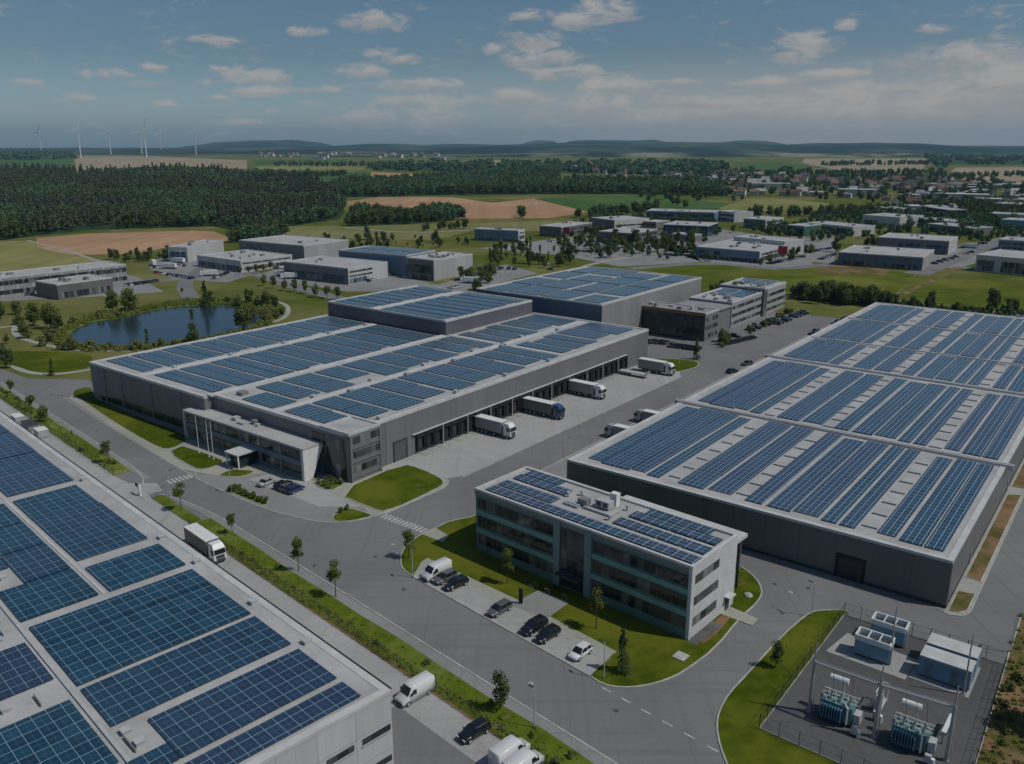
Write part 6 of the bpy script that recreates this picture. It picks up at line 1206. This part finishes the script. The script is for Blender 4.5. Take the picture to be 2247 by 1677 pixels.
for i,(u,v,vt,l) in enumerate(((92,336,291,'wind turbine farthest left on the horizon'),(178,348,286,'second wind turbine from the left, the tallest looking'),(244,341,291,'third wind turbine from the left'),(312,340,291,'left of the two closely paired wind turbines'),(322,345,285,'right of the two closely paired wind turbines'),(355,336,296,'small wind turbine right of the pair'),(431,341,291,'rightmost wind turbine of the group'))):
    o=T0 if i==0 else dup(T0); x,y=G(u,v); hub=zat=H+(HV-vt)*math.hypot(y,0)*math.cos(TH)/F
    s_=hub/120.5; place(o,(x,y,0),rt.uniform(-.5,.5),s_,label=l,cat='wind turbine',group='wind turbines on the plateau')
    for c_ in o.children:
        pass
# ---------------------------------------------------------------- houses of the town
HW=[M('house_render_%d'%i,c,.8,var=.05) for i,c in enumerate(((.55,.53,.48),(.45,.42,.36),(.6,.6,.58),(.4,.33,.27)))]; HR=[M('house_roof_%d'%i,c,.8,var=.15) for i,c in enumerate(((.14,.08,.06),(.1,.065,.055),(.08,.075,.075),(.19,.12,.09),(.36,.36,.35)))]
HM=[]
rh=random.Random(9)
for i in range(10):
    L_,W2,hh,rr=rh.uniform(10,16),rh.uniform(8,11),rh.uniform(4.5,7),rh.uniform(3,4.5); m=MB(); m.mat(0); m.box(-L_/2,L_/2,-W2/2,W2/2,0,hh); m.add([(-L_/2,-W2/2,hh),(-L_/2,W2/2,hh),(-L_/2,0,hh+rr),(L_/2,-W2/2,hh),(L_/2,W2/2,hh),(L_/2,0,hh+rr)],[(0,2,1),(3,4,5)])
    m.mat(1); e=.6; m.add([(-L_/2-e,-W2/2-e,hh-.3),(L_/2+e,-W2/2-e,hh-.3),(L_/2+e,0,hh+rr+.1),(-L_/2-e,0,hh+rr+.1),(-L_/2-e,W2/2+e,hh-.3),(L_/2+e,W2/2+e,hh-.3)],[(0,1,2,3),(3,2,5,4)]); m.mat(2)
    for k in range(3):
        for zz in (1.2,3.6 if hh<6 else 4.): m.box(-L_/2+1.5+k*3.2,-L_/2+2.7+k*3.2,-W2/2-.05,-W2/2+.05,zz,zz+1.2)
    HM.append(m.mesh('house',[HW[i%4],HR[(i*3)%5],glassdk]))
def houses(poly,n,label,grp,seed,s=1.):
    rg=random.Random(seed); w_=[G(*p) for p in poly]; x0,x1=min(p[0] for p in w_),max(p[0] for p in w_); y0,y1=min(p[1] for p in w_),max(p[1] for p in w_); k=0;t=0
    while k<n and t<n*80:
        t+=1; p=(rg.uniform(x0,x1),rg.uniform(y0,y1))
        if inside(w_,p): o=bpy.data.objects.new('house',rg.choice(HM)); COL.objects.link(o); place(o,(p[0],p[1],0),rg.choice((-.2,-.35,1.3,1.2,-.5)),s*rg.uniform(.8,1.3),label=label,cat='house',group=grp); k+=1
houses([(1400,400),(1480,385),(1800,388),(1830,405),(1700,415),(1500,410)],110,'small house with pitched roof in the distant town','houses of the distant town',1,1.05)
houses([(1780,400),(2060,395),(2140,420),(2000,430),(1840,425)],70,'small house among trees on the right side of the distant town','houses on the right side of the town',2,1.)
houses([(1900,440),(2230,425),(2250,455),(2000,460)],26,'pale house or block among the trees above the depots','houses above the depots',3,.8)
FB=[]
for i in range(5):
    m=MB(); a,b,h=rh.uniform(9,22),rh.uniform(6,10),rh.uniform(4.5,9); m.mat(0); m.box(-a,a,-b,b,0,h); m.mat(1); m.box(-a-.3,a+.3,-b-.3,b+.3,h,h+.5); m.box(-a*.3,a*.2,-b*.3,b*.3,h+.5,h+2); m.mat(2)
    for k_ in range(5):
        for zz in (1.2,4.2): 
            if zz<h-2.5: m.box(-a*.9+k_*a*.37,-a*.9+k_*a*.37+a*.28,-b-.06,-b+.05,zz,zz+1.5)
    FB.append(m.mesh('far_block',[HW[i%4] if i!=2 else CLADB,TRIM,glassdk]))
HM2=HM; HM=FB
houses([(1640,415),(2250,400),(2250,470),(1990,470),(1840,440),(1700,425)],34,'small pale flat-roofed block packed among trees at far right','flat blocks at far right',12,.9)
houses([(1420,408),(1640,400),(1640,412),(1420,416)],8,'small pale flat-roofed block at the left part of the distant town','flat blocks in the distant town',13,.9)
HM=HM2
houses([(1500,425),(1800,422),(1800,432),(1560,430)],18,'pale house in the row at the edge of the yellow field','houses at the edge of the yellow field',4)
houses([(1220,372),(1420,370),(1430,385),(1400,392),(1240,380)],24,'tiny house of the hamlet left of the town','houses of the hamlet',5)
houses([(560,340),(1000,344),(1000,348),(560,346)],40,'tiny pale house of a village far away below the hills','houses of the far village',6,2.2)
for (u,v,w_,h_,l) in ((1690,415,60,9,'long white factory roof in front of the distant town'),(1660,404,40,8,'pale factory hall amid the distant town houses'),(1880,430,50,9,'white warehouse on the right side of the distant town'),(1560,398,30,8,'pale hall at the left end of the distant town'),(2120,442,50,9,'pale hall amid trees below the white high-rise'),(2200,452,60,8,'long white hall at right among trees'),(2040,470,50,8,'grey-roofed hall among trees behind the gabled hall'),(960,352,80,12,'white factory speck below the far hills'),(700,350,60,12,'pale farm buildings below the far hills')):
    x,y=G(u,v); o=empty('far_hall',(x,y,0),rh.uniform(-.5,-.2),label=l,cat='hall'); m=MB(); m.box(-w_/2,w_/2,-12,12,0,h_); m.build('wall',CLADW,o); m=MB(); m.box(-w_/2-.3,w_/2+.3,-12.3,12.3,h_,h_+.6); m.build('roof',TRIM,o)
